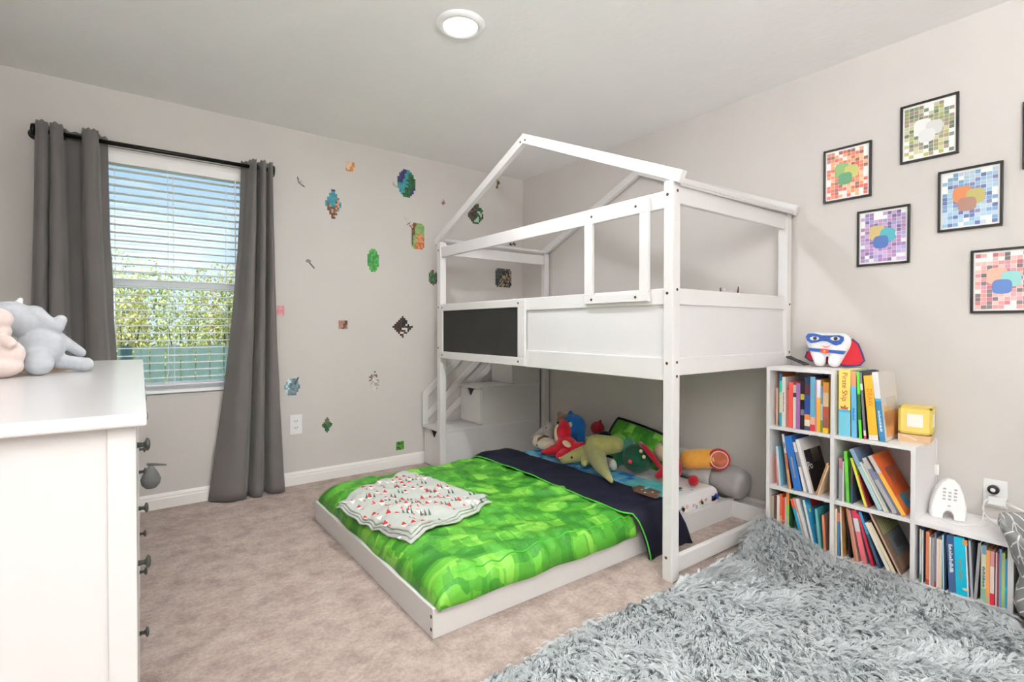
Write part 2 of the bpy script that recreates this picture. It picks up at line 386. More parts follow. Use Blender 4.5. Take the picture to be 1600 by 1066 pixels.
# ================================================================== OUTSIDE
def outside():
    g = mat('lawn', (150, 164, 112), .95, var=.3, vscale=6, bump=.5, bscale=40)
    o = MB().box(-14, 9, .3, 40, -.5, -.32).build('lawn', g); o['kind'] = 'structure'
    ft = mat('fence_wood', (108, 134, 126), .8, var=.15, vscale=10, stretch=(8, 8, 1))
    f = thing('garden_fence', 'grey-green board fence outside the window', 'fence', (-3.0, 4.2, -.32))
    for i in range(26):
        x = -5.8+i*.165
        MB().box(x, x+.15, 4.2+.004*(i % 2), 4.222+.004*(i % 2), -.32, .83+.01*(i % 3)).build('board', ft, f)
    MB().box(-5.85, -1.5, 4.222, 4.262, .5, .58).box(-5.85, -1.5, 4.222, 4.262, -.1, -.02).build('rail', ft, f)
    wp = thing('white_post', 'white square post standing outside the window before the fence', 'post', (-3.05, 3.9, -.32))
    MB().box(-3.09, -3.01, 3.86, 3.94, -.32, 1.5).build('shaft', M_TRIM, wp, bevel=.004)
    MB().lathe([(.075, 0), (.075, .02), (.01, .06)], (-3.05, 3.9, 1.5), 4).build('post_cap', M_TRIM, wp)
    cols = [((206, 196, 92), 'yellow-green'), ((168, 176, 92), 'olive green'), ((226, 212, 130), 'pale yellow'), ((140, 164, 84), 'mid green'), ((196, 204, 116), 'lime green')]
    bark = mat('bark', (96, 82, 66), .9, var=.2)
    row1 = [(-3.75+.8*k, 6.4+.1*(k % 2), 1.95+.2*((k*7) % 3)/2, .39) for k in range(5)]
    row2 = [(-4.2+1.4*k, 8.2, 2.3+.25*((k*5) % 3)/2, .64) for k in range(5)]
    places = ['first', 'second', 'third', 'fourth', 'fifth']
    for i, (x, y, h, rad) in enumerate(row1+row2):
        c, nm = cols[(i*2 if i < 5 else i*3+1) % 5]
        front = i < 5
        t = thing('garden_shrub', 'bushy %s shrub outside the blind, %s from left in the %s row' % (nm, places[i % 5], 'near' if front else 'far'), 'shrub', (x, y, -.32), 'shrubs beyond the fence')
        lv = MB(); r = random.Random(30+i); zc = .7; n = 3600 if front else 4200
        for k in range(n):
            a = r.uniform(0, 6.283); u = r.uniform(-1, 1); rr = r.random()**.33; w = math.sqrt(1-u*u)**.5
            px = x+rad*rr*math.cos(a)*w; py = y+.45*rr*math.sin(a)*w; pz = zc+(h-zc if u > 0 else .95)*u*rr
            pz += .12*nz(px*4, py*4, i)
            M = Matrix.Translation((px, py, pz)) @ Matrix.Rotation(r.uniform(0, 6.28), 4, 'Z') @ Matrix.Rotation(r.uniform(-1.2, 1.2), 4, 'X')
            s = r.uniform(.022, .045)*(1 if front else 1.4); q = r.uniform(.75, 1.25)
            cc = tuple(min(255, int(v*q)) for v in c)
            lv.add([M @ Vector((-s*.5, 0, 0)), M @ Vector((0, -s, .01)), M @ Vector((s*.5, 0, 0)), M @ Vector((0, s, .01))], [(0, 1, 2, 3)], cc)
        lo = lv.build('foliage', attr_mat('leaves', .6), t); lo['kind'] = 'stuff'
        st = MB()
        for k in range(4):
            a = k*1.7; st.tube([(x+.03*math.cos(a), y+.03*math.sin(a), -.32), (x+.1*math.cos(a), y+.1*math.sin(a), .4), (x+.22*math.cos(a), y+.2*math.sin(a), 1.1)], [.025, .018, .008], 6)
        st.build('stem', bark, t)
outside()

# ================================================================== HOUSE BUNK BED
BX0, BX1, BY0, BY1 = -1.0656, -0.004, -2.394, -.340
S = .05
def bolt(mb, p, ax):
    mb.lathe([(.0065, -.004), (.0065, .0012), (.003, .0002)], p, 10, axis=ax)
def house_bed():
    t = thing('house_bunk_bed', 'white wooden house-shaped bunk bed frame with open gabled roof', 'bunk bed', ((BX0+BX1)/2, (BY0+BY1)/2, 0))
    zpost = 1.715
    def bolts(parent, spots):
        for p, ax in spots:
            b = MB(); bolt(b, p, ax); b.build('bolt', M_BOLT, parent)
    posts = {}
    for kx, x in (('f', BX0), ('b', BX1-S)):
        for ky, y in (('n', BY0), ('r', BY1-S)):
            o = MB().box(x, x+S, y, y+S, 0, zpost).build('post', M_BED, t, bevel=.004); posts[kx+ky] = o
    zs = (1.655, 1.235, .935, .10)
    bolts(posts['fn'], [((BX0, BY0+.03, z), (-1, 0, 0)) for z in zs]+[((BX0+.028, BY0, z+.015), (0, -1, 0)) for z in (1.655, 1.235, .925, .865)])
    bolts(posts['fr'], [((BX0, BY1-.02, z), (-1, 0, 0)) for z in zs[:3]]+[((BX0+.03, BY1-S, z), (0, -1, 0)) for z in (1.66, 1.22)])
    bolts(posts['bn'], [((BX1-.02, BY0, z), (0, -1, 0)) for z in (1.215, .955)])
    i = .010
    ya, yb = BY0+S, BY1-S
    # front (long) side
    MB().box(BX0+i, BX0+i+.026, ya, yb, 1.603, 1.677).build('top_rail', M_BED, t, bevel=.003)
    MB().box(BX0+i, BX0+i+.026, ya, yb, 1.187, 1.2574).build('guard_rail', M_BED, t, bevel=.003)
    MB().box(BX0+i+.010, BX0+i+.018, ya, yb, .95, 1.19).build('side_panel', M_PANEL, t)
    MB().box(BX0+i, BX0+i+.026, ya, yb, .859, .956).build('side_rail', M_BED, t, bevel=.003)
    # near end
    xa, xb = BX0+S, BX1-S
    MB().box(xa, xb, BY0+i, BY0+i+.026, 1.187, 1.2574).build('guard_rail', M_BED, t, bevel=.003)
    MB().box(xa, xb, BY0+i+.010, BY0+i+.018, .95, 1.19).build('end_panel', M_PANEL, t)
    MB().box(xa, xb, BY0+i, BY0+i+.026, .8811, .956).build('end_rail', M_BED, t, bevel=.003)
    MB().box(xa, xb, BY0+.016, BY0+.042, .022, .092).build('foot_rail', M_BED, t, bevel=.003)
    # wall side guard, far end rails
    MB().box(BX1-.036, BX1-.010, ya, yb, 1.187, 1.2574).build('guard_rail', M_BED, t, bevel=.003)
    MB().box(BX1-.028, BX1-.018, ya, yb, .95, 1.19).build('side_panel', M_PANEL, t)
    MB().box(BX1-.036, BX1-.010, ya, yb, .859, .956).build('side_rail', M_BED, t, bevel=.003)
    MB().box(xa, xb, BY1-.036, BY1-.010, .8811, .956).build('end_rail', M_BED, t, bevel=.003)
    # eaves (boards along X) with sloped cap boards
    for y0, y1, s in ((BY0+.012, BY0+.038, -1), (BY1-.038, BY1-.012, 1)):
        o = MB().box(xa, xb, y0, y1, 1.622, 1.70).build('eave_board', M_BED, t, bevel=.003)
        yc = (y0+y1)/2
        sl = math.atan2(2.19-1.72, 1.03)
        c = Vector(((BX0+BX1)/2, yc+s*.018, 1.722))
        M = Matrix.Translation(c) @ Matrix.Rotation(-s*sl, 4, 'X')
        MB().mbox(M, BX1-BX0-.07, .066, .022).build('eave_cap', M_BED, t, bevel=.003)
    # gable rafters
    ym = (BY0+BY1)/2; za, zl = 2.214, 1.742
    for x in (BX0-.001, BX1-.034):
        for ye, s in ((BY0-.045, -1), (BY1+.045, 1)):
            d = Vector((0, ye-ym, zl-za)).normalized(); nn = Vector((0, -d.z*s, d.y*s))
            w = .052
            if nn.z < 0: nn = -nn
            tv = w/nn.z
            poly = [(ym, za), (ye, zl), (ye-nn.y*w*1.0, zl-nn.z*w), (ym, za-tv)]
            o = MB().prism(poly, lambda u, v, q: (q, u, v), x, x+.034).build('rafter', M_BED, t, bevel=.003)
            if x < -.5: bolts(o, [((x, ym+s*.022, za-.045), (-1, 0, 0))])
    # chalkboard framed on the front
    xf = BX0+i-.016
    fb = MB()
    y0, y1, z0, z1 = -1.392, -.386, .862, 1.252
    fb.box(xf, BX0+i, y0, y1, z0, z0+.05).box(xf, BX0+i, y0, y1, z1-.045, z1).box(xf, BX0+i, y0, y0+.066, z0+.05, z1-.045).box(xf, BX0+i, y1-.045, y1, z0+.05, z1-.045)
    cf = fb.build('chalkboard_frame', M_BED, t, bevel=.002)
    bolts(cf, [((xf, y, z), (-1, 0, 0)) for y in (y0+.06, y1-.04) for z in (z0+.025, z1-.022)])
    MB().box(BX0+i-.007, BX0+i-.001, y0+.06, y1-.04, z0+.045, z1-.04).build('chalkboard', mat('chalkboard', (38, 37, 34), .75, var=.12, vscale=9), cf)
    # little window frame
    y0, y1, z0, z1 = -2.268, -1.874, 1.205, 1.662
    wf = MB().box(xf, BX0+i, y0, y1, z0, z0+.04).box(xf, BX0+i, y0, y1, z1-.062, z1).box(xf, BX0+i, y0, y0+.05, z0+.04, z1-.062).box(xf, BX0+i, y1-.055, y1, z0+.04, z1-.062).build('window_frame', M_BED, t, bevel=.002)
    bolts(wf, [((xf, y, z), (-1, 0, 0)) for y in (y0+.07, y1-.05) for z in (z0+.02, z1-.028)])
    # slat deck
    for k in range(12):
        y = ya+.05+k*(yb-ya-.1)/11
        MB().box(BX0+.038, BX1-.038, y-.035, y+.035, .90, .918).build('slat', M_BED, t)
    m = MB().box(BX0+.045, BX1-.045, ya, yb, .918, 1.06).build('upper_mattress', mat('upper_mattress_cloth', (228, 228, 230), .85, var=.03, bump=.1), None, bevel=.03)
    tag(m, 'white mattress on the upper bunk, behind the guard panels', 'mattress')
    # small plush peeking over the guard
    p = thing('plush_cat', 'pale pink plush with dark ears peeking over the upper bunk rail', 'plush toy', (-.16, -2.12, 1.06))
    b = MB().ball((-.16, -2.13, 1.13), (.06, .07, .07)).ball((-.16, -2.13, 1.248), (.055, .065, .055))
    b.cap((-.16, -2.105, 1.26), (-.16, -2.085, 1.315), .024, .010).cap((-.16, -2.16, 1.26), (-.16, -2.18, 1.315), .024, .010)
    plush('body', b, mat('plush_pinkgrey', (214, 200, 198), .95, var=.06, bump=.4, bscale=160), p)
    for y in (-2.083, -2.186):
        MB().tube([(-.18, y, 1.28), (-.18, y+.003*(1 if y > -2.1 else -1), 1.318)], [.006, .003], 8).build('ear_trim', mat('plush_dark', (84, 78, 80), .95, var=.1), p)
house_bed()

def stairs():
    t = thing('storage_staircase', 'white storage staircase with drawer steps against the left wall by the bed', 'staircase', (-.55, -.18, 0))
    Y0, Y1 = -.334, -.030
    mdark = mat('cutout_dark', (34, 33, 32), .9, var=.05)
    steps = [(-1.012, -.675, .31), (-.675, -.36, .614), (-.36, -.062, .915)]
    for k, (x0, x1, h) in enumerate(steps):
        xe = -.062
        zb = 0 if k == 0 else steps[k-1][2]
        MB().box(x0+.016, xe, Y0, Y1, zb, h-.018).build('body', M_PANEL, t)
        MB().box(x0-.012, xe, Y0-.004, Y1+.004, h-.018, h).build('tread', M_BED, t, bevel=.002)
        # drawer front with a V notch at the top edge
        ym = (Y0+Y1)/2-.0
        d = MB().prism([(Y0+.006, zb+.012), (Y1-.006, zb+.012), (Y1-.006, h-.026), (ym+.055, h-.026), (ym+.016, h-.080), (ym-.016, h-.080), (ym-.055, h-.026), (Y0+.006, h-.026)], lambda u, v, q: (q, u, v), x0, x0+.016).build('drawer_front', M_BED, t)
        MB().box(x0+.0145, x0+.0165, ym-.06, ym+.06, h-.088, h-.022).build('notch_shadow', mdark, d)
    # slanted handrail on the wall side
    yr0, yr1 = -.028, -.010
    MB().box(-1.022, -.975, yr0, yr1, .312, .572).build('newel', M_BED, t, bevel=.002)
    for k in range(3):
        z0 = .56-k*.165
        xs = -1.0 if k < 2 else -.93
        zz = z0+.86*(xs+1.0)-(.02 if k else 0)
        xe = -.10; ze = z0+.86*(xe+1.0)-(.02 if k else 0)
        MB().beam((xs, (yr0+yr1)/2, zz-.012), (xe, (yr0+yr1)/2, ze-.012), .016, .048).build('handrail', M_BED, t, bevel=.002)
    MB().box(-.115, -.07, yr0, yr1, .92, 1.36).build('newel', M_BED, t, bevel=.002)
stairs()

# ================================================================== LOWER BED
LX0, LX1, LY0, LY1 = -2.062, -.105, -2.131, -.742
def lower_bed():
    t = thing('floor_bed_frame', 'low white wooden floor bed frame under the bunk', 'bed', ((LX0+LX1)/2, (LY0+LY1)/2, 0))
    h = .106; w = .024
    o = MB().box(LX0, LX1, LY0, LY0+w, 0, h).build('side_rail', M_BED, t, bevel=.003)
    o2 = MB().box(LX0, LX0+w, LY0+w, LY1-w, 0, h).build('end_rail', M_BED, t, bevel=.003)
    for z in (.03, .075):
        b = MB(); bolt(b, (LX0+0, LY0+.0125, z), (-1, 0, 0)); b.build('bolt', M_BOLT, o)
    MB().box(LX0, LX1, LY1-w, LY1, 0, h).build('side_rail', M_BED, t, bevel=.003)
    MB().box(LX1-w, LX1, BY0+.044, LY0, 0, .092).build('head_board', M_BED, t, bevel=.003)
    MB().box(LX1-w, LX1, LY0+w, LY1-w, 0, .092).build('end_rail', M_BED, t, bevel=.003)
    for k in range(9):
        x = LX0+.12+k*.215
        MB().box(x, x+.08, LY0+w, LY1-w, .03, .045).build('slat', M_BED, t)
    # mattress with printed sheet
    ms = mat('mattress_sheet', (238, 236, 236), .85, var=.02, vscale=14, bump=.15, bscale=40, bdist=.006)
    mt = thing('mattress', 'white mattress in a fitted sheet printed with small pastel motifs', 'mattress', (-1.05, -1.43, .045))
    b = MB().box(-1.93, -.19, LY0+.035, LY1-.06, .047, .180).build('sheet', ms, mt, bevel=.045)
    b.modifiers['bevel'].segments = 5
    r = random.Random(5); pm = MB()
    pal = [(226, 160, 166), (228, 210, 130), (170, 186, 214), (214, 180, 200), (190, 206, 170), (232, 190, 160)]
    for k in range(70):
        x = r.uniform(-.72, -.24); side = r.random() < .55
        s = r.uniform(.006, .012); c = r.choice(pal); n = 8
        if side:
            z = r.uniform(.108, .132)
            pm.prism([(s*math.cos(a)+x, s*math.sin(a)+z) for a in [2*math.pi*j/n for j in range(n)]], lambda u, v, q: (u, LY0+.035-.0006*q, v), 0, 1, c)
        else:
            y = r.uniform(LY0+.085, -1.7)
            pm.prism([(s*math.cos(a)+x, s*math.sin(a)+y) for a in [2*math.pi*j/n for j in range(n)]], lambda u, v, q: (u, v, .180+.0006*q), 0, 1, c)
    pm.prism([(-.285, .112), (-.215, .112), (-.215, .145), (-.235, .138), (-.24, .15), (-.26, .137), (-.285, .14)], lambda u, v, q: (u, LY0+.035-.0006*q, v), 0, 1, (40, 72, 150))
    for x, y in ((-.60, -2.02), (-.56, -2.035), (-.42, -1.98), (-.63, -2.04)):
        pm.prism([(x-.018, y-.008), (x+.016, y-.012), (x+.02, y+.006), (x-.004, y+.012)], lambda u, v, q: (u, v, .180+.0007*q), 0, 1, (52, 50, 60))
    pm.build('sheet_print', attr_mat('sheet_print', .85), mt)['kind'] = 'stuff'
lower_bed()

# ---- bedding
def camo_mat():
    m = bpy.data.materials.new('green_block_print'); m.use_nodes = True; nt = m.node_tree; n = nt.nodes; l = nt.links; b = n['Principled BSDF']
    tc = n.new('ShaderNodeTexCoord')
    SRC = [tc.outputs['Object']]
    def layer(size, nscale, off):
        mp = n.new('ShaderNodeMapping'); mp.inputs['Location'].default_value = off; mp.inputs['Rotation'].default_value = (0, 0, .06); l.new(SRC[0], mp.inputs[0])
        sp = n.new('ShaderNodeVectorMath'); sp.operation = 'SNAP'; sp.inputs[1].default_value = (size, size, 50); l.new(mp.outputs[0], sp.inputs[0])
        q = n.new('ShaderNodeTexNoise'); q.inputs['Scale'].default_value = nscale; q.inputs['Detail'].default_value = 3; l.new(sp.outputs[0], q.inputs[0])
        return q.outputs['Fac']
    wn = n.new('ShaderNodeTexNoise'); wn.inputs['Scale'].default_value = 7; l.new(tc.outputs['Object'], wn.inputs[0])
    wa = n.new('ShaderNodeVectorMath'); wa.operation = 'MULTIPLY_ADD'; wa.inputs[1].default_value = (.09, .09, 0); l.new(wn.outputs['Color'], wa.inputs[0]); l.new(tc.outputs['Object'], wa.inputs[2])
    SRC[0] = wa.outputs[0]
    a = layer(.036, 8.5, (0, 0, 10)); c = layer(.072, 10, (.3, .7, 14))
    mx = n.new('ShaderNodeMath'); mx.operation = 'ADD'; l.new(a, mx.inputs[0]); l.new(c, mx.inputs[1])
    hf = n.new('ShaderNodeMath'); hf.operation = 'MULTIPLY'; hf.inputs[1].default_value = .5; l.new(mx.outputs[0], hf.inputs[0])
    r = n.new('ShaderNodeValToRGB'); r.color_ramp.interpolation = 'CONSTANT'; e = r.color_ramp.elements
    e[0].position = 0; e[0].color = lin((48, 126, 30))+(1,)
    for p, cc in ((.44, (57, 138, 34)), (.48, (73, 152, 40)), (.525, (96, 174, 50)), (.57, (126, 194, 70))):
        x = e.new(p); x.color = lin(cc)+(1,)
    e[-1].position = .58; e[-1].color = lin((126, 194, 70))+(1,)
    l.new(hf.outputs[0], r.inputs[0]); l.new(r.outputs[0], b.inputs['Base Color'])
    b.inputs['Roughness'].default_value = .55
    q = n.new('ShaderNodeTexNoise'); q.inputs['Scale'].default_value = 38; q.inputs['Detail'].default_value = 3; l.new(tc.outputs['Object'], q.inputs[0])
    bp = n.new('ShaderNodeBump'); bp.inputs['Strength'].default_value = .5; bp.inputs['Distance'].default_value = .012; l.new(q.outputs['Fac'], bp.inputs['Height']); l.new(bp.outputs[0], b.inputs['Normal'])
    return m
M_CAMO = camo_mat()
CX0, CX1, CY0, CY1 = -2.052, -1.0, -2.158, -.742
def rid(x, y, s):
    return abs(nz(x, y, s))
def comf_z(x, y):
    dx0 = x-CX0; dy0 = y-CY0; dy1 = CY1-y
    def rd(d, w): 
        q = min(1, max(0, d/w)); return math.sqrt(max(0, 1-(1-q)**2))
    e = rd(dx0, .13)*rd(dy0, .10)*rd(dy1, .12)
    u = .8*x-.6*y; v = .6*x+.8*y
    wr = .020*nz(u*3.0, v*6, 3)+.014*nz(u*6, v*13, 8)+.016*(.35-rid(u*6, v*14, 4))
    pk = math.exp(-(max(dy0, 0)/.09)**2)*math.sin(x*62+5*nz(x*6, 1, 3))*.007+math.exp(-(max(dx0, 0)/.10)**2)*math.sin(y*55+5*nz(y*6, 2, 3))*.006
    return .108+(.105+wr)*e+.005*e*nz(x*22, y*22, 1)+pk*min(1, e*1.3)*(1 if min(dx0, dy0) > .012 else 0)
def bedding():
    t = thing('green_comforter', 'bright green blocky-print comforter spread over the floor bed', 'comforter', (-1.55, -1.43, .2))
    NX, NY = 84, 112; rows = []
    for i in range(NX+1):
        x = CX0+(CX1-CX0)*(i/NX); row = []
        for j in range(NY+1):
            y = CY0+(CY1-CY0)*(j/NY)
            bul = .012*nz(x*7, 0, 5) if j == 0 else 0
            row.append((x+(.010*nz(0, y*6, 2) if i == 0 else 0), y+bul, comf_z(x, y)))
        rows.append(row)
    # skirt tucked down
    mb = MB(); mb.rings(rows, cap=False, closed=False)
    o = mb.build('quilt', M_CAMO, t, smooth=True)
    sd = o.modifiers.new('thick', 'SOLIDIFY'); sd.thickness = .012; sd.offset = -1
    # stitched piping along the near edge
    pts = [(CX0+.10+(CX1-CX0-.10)*k/50, CY0+.048, comf_z(CX0+.10+(CX1-CX0-.10)*k/50, CY0+.048)+.001) for k in range(51)]
    MB().tube(pts, .0028, 6).build('piping', mat('green_piping', (70, 176, 52), .6, var=.05), t, smooth=True)
    # navy fold-over
    navy = mat('navy_cloth', (19, 20, 38), .65, var=.2, vscale=6, bump=.25, bscale=30, bdist=.008, spec=.25)
    nv = thing('navy_fold', 'navy blue folded-back underside of the comforter, hanging over the bed edge', 'blanket', (-.9, -1.45, .22))
    path = []   # (y, z, xl, xr)
    K = 70
    for k in range(K+1):
        y = -.745-(2.115-.745)*k/K
        w = k/K
        path.append((y, .247+.008*nz(y*6, 2, 2)-.05*max(0, 1-(k/6))**2, -1.035+.02*math.sin(y*4), -.735+.03*nz(y*3, 5)+.0*w*w))
    for k, (y, z) in enumerate([(-2.145, .236), (-2.172, .210), (-2.19, .17), (-2.2, .13), (-2.205, .09), (-2.208, .05), (-2.205, .02), (-2.2, .008)]):
        w = (k+1)/8
        path.append((y, z, -1.025+.075*w, -.735+.115*w))
    rows = []; NW = 22
    for y, z, a, b in path:
        row = []
        for j in range(NW+1):
            u = j/NW; x = a+(b-a)*u
            ed = 1-abs(2*u-1)**6
            zz = z-.022*(1-ed)+.006*nz(x*18, y*9, 3)*ed
            yy = y-(.012*nz(x*14, z*8, 6) if y < -2.12 else 0)
            row.append((x, yy, zz))
        rows.append(row)
    mb = MB(); mb.rings(rows, cap=False, closed=False); o = mb.build('cloth', navy, nv, smooth=True)
    sd = o.modifiers.new('thick', 'SOLIDIFY'); sd.thickness = .014; sd.offset = -1
    MB().tube([(r[0][0]-.002, r[0][1]-.002, r[0][2]) for r in rows], .004, 6).build('green_edge', mat('green_piping', (70, 176, 52)), nv, smooth=True)
    # blue block-print flat sheet beside the toys
    bl = thing('blue_sheet', 'sky blue blocky-print sheet between the navy fold and the plush toys', 'sheet', (-.68, -1.4, .2))
    pal = [(116, 186, 220), (92, 170, 212), (70, 150, 206), (130, 200, 226), (104, 190, 214), (40, 110, 190)]
    r = random.Random(11); mb = MB(); NY = 26; NXs = 7
    for i in range(NXs):
        for j in range(NY):
            x0 = -.80+i*.05; y0 = -.80-j*.047
            c = r.choice(pal) if j < 20 else r.choice([(98, 178, 186), (88, 190, 190), (110, 190, 200)])
            vs = [(x, y, .188+.005*nz(x*9, y*9, 4)) for x, y in ((x0, y0), (x0+.05, y0), (x0+.05, y0-.047), (x0, y0-.047))]
            mb.add(vs, [(0, 1, 2, 3)], c)
    o = mb.build('cloth', attr_mat('blue_print', .7, bump=.2, bscale=60), bl); sd = o.modifiers.new('thick', 'SOLIDIFY'); sd.thickness = .003; sd.offset = -1
    # brown patch with white dots printed on the fold
    b2 = MB(); dots = MB()
    for (i, j) in [(0, 1), (1, 1), (1, 0), (2, 1), (2, 0), (3, 0), (3, 1), (4, 0), (2, 2), (3, 2), (0, 2)]:
        x0 = -.845+j*.03; y0 = -1.97-i*.034
        b2.box(x0, x0+.03, y0-.034, y0, .250, .2585)
    b2.build('brown_patch', mat('brown_print', (98, 72, 54), .8, var=.15), nv)
    for x, y in ((-.81, -2.03), (-.80, -2.09), (-.835, -2.07)):
        dots.box(x, x+.008, y, y+.008, .2585, .2592)
    dots.build('white_dots', M_PLASTIC, nv)
    # folded printed blanket on the comforter
    bk = thing('gnome_print_blanket', 'pale grey blanket printed with red gnomes and dark trees, folded on the comforter', 'blanket', (-1.82, -1.4, .22))
    C4 = [Vector((-2.075, -1.165)), Vector((-1.60, -.955)), Vector((-1.50, -1.66)), Vector((-1.985, -1.80))]   # left, back, right, front
    def P(u, v): return (C4[0]*(1-u)+C4[1]*u)*(1-v)+(C4[3]*(1-u)+C4[2]*u)*v
    def edge(u, v): 
        return P(u+.022*nz(v*7, 3)+.012*nz(v*17, 9), v+.028*nz(u*6, 7)+.016*nz(u*14, 2))
    def bz(p, k): 
        return comf_z(max(p.x, CX0+.035), p.y)+.010+.009*k+.006*nz(p.x*12, p.y*12, 20)
    mg = mat('gnome_blanket_cloth', (190, 195, 187), .9, var=.03, vscale=30, bump=.3, bscale=120, sheen=.2)
    for k, (ua, ub, va, vb) in enumerate([(-.02, 1.0, 0, 1.02), (0, .98, .02, 1.0), (.02, 1.0, -.01, .985)]):
        rows = []; N = 40
        for i in range(N+1):
            row = []
            for j in range(N+1):
                u = ua+(ub-ua)*i/N; v = va+(vb-va)*j/N; p = edge(u, v)
                row.append((p.x, p.y, bz(p, k)))
            rows.append(row)
        mb = MB(); mb.rings(rows, cap=False, closed=False); o = mb.build('layer', mg, bk, smooth=True)
        sd = o.modifiers.new('thick', 'SOLIDIFY'); sd.thickness = .007; sd.offset = 1
    pr = MB(); r = random.Random(21)
    def tri(p, w, h, c, dx=0, up=0):
        vs = []
        for a, b in ((-w, 0), (w, 0), (0, h)):
            # print rows run along the blanket's long side
            q = p+Vector((.42, -.30)).normalized()*(a+dx)*1.35+Vector((.25, .80)).normalized()*(b+up)*1.45
            vs.append((q.x, q.y, bz(q, 2)+.0085))
        pr.add(vs, [(0, 1, 2)], c)
    for iu in range(7):
        for iv in range(6):
            if r.random() < .14: continue
            u = .08+.84*(iu+.35*(iv % 2)+r.uniform(-.12, .12))/6.6; v = .06+.88*(iv+r.uniform(.1, .6))/5.5
            p = edge(u, v)
            for g in range(r.choice((1, 2, 2, 3))):
                dx = (g-1)*.030
                tri(p, .010, .024, (196, 44, 48), dx, .004); tri(p, .012, -.016, (244, 240, 236), dx, .006)
                if r.random() < .5: tri(p, .005, .010, (206, 60, 60), dx+.012, -.016)
            for g in range(r.choice((1, 2, 3))):
                tri(p, .0045, .03, (70, 96, 84), .05+g*.014, -.002)
    po = pr.build('gnome_print', attr_mat('gnome_print', .9), bk); po['kind'] = 'stuff'
    q = edge(.02, .88)
    MB().box(q.x-.03, q.x-.008, q.y-.03, q.y-.012, bz(q, 0)+.001, bz(q, 0)+.0035).build('care_label', M_PLASTIC, bk)
bedding()

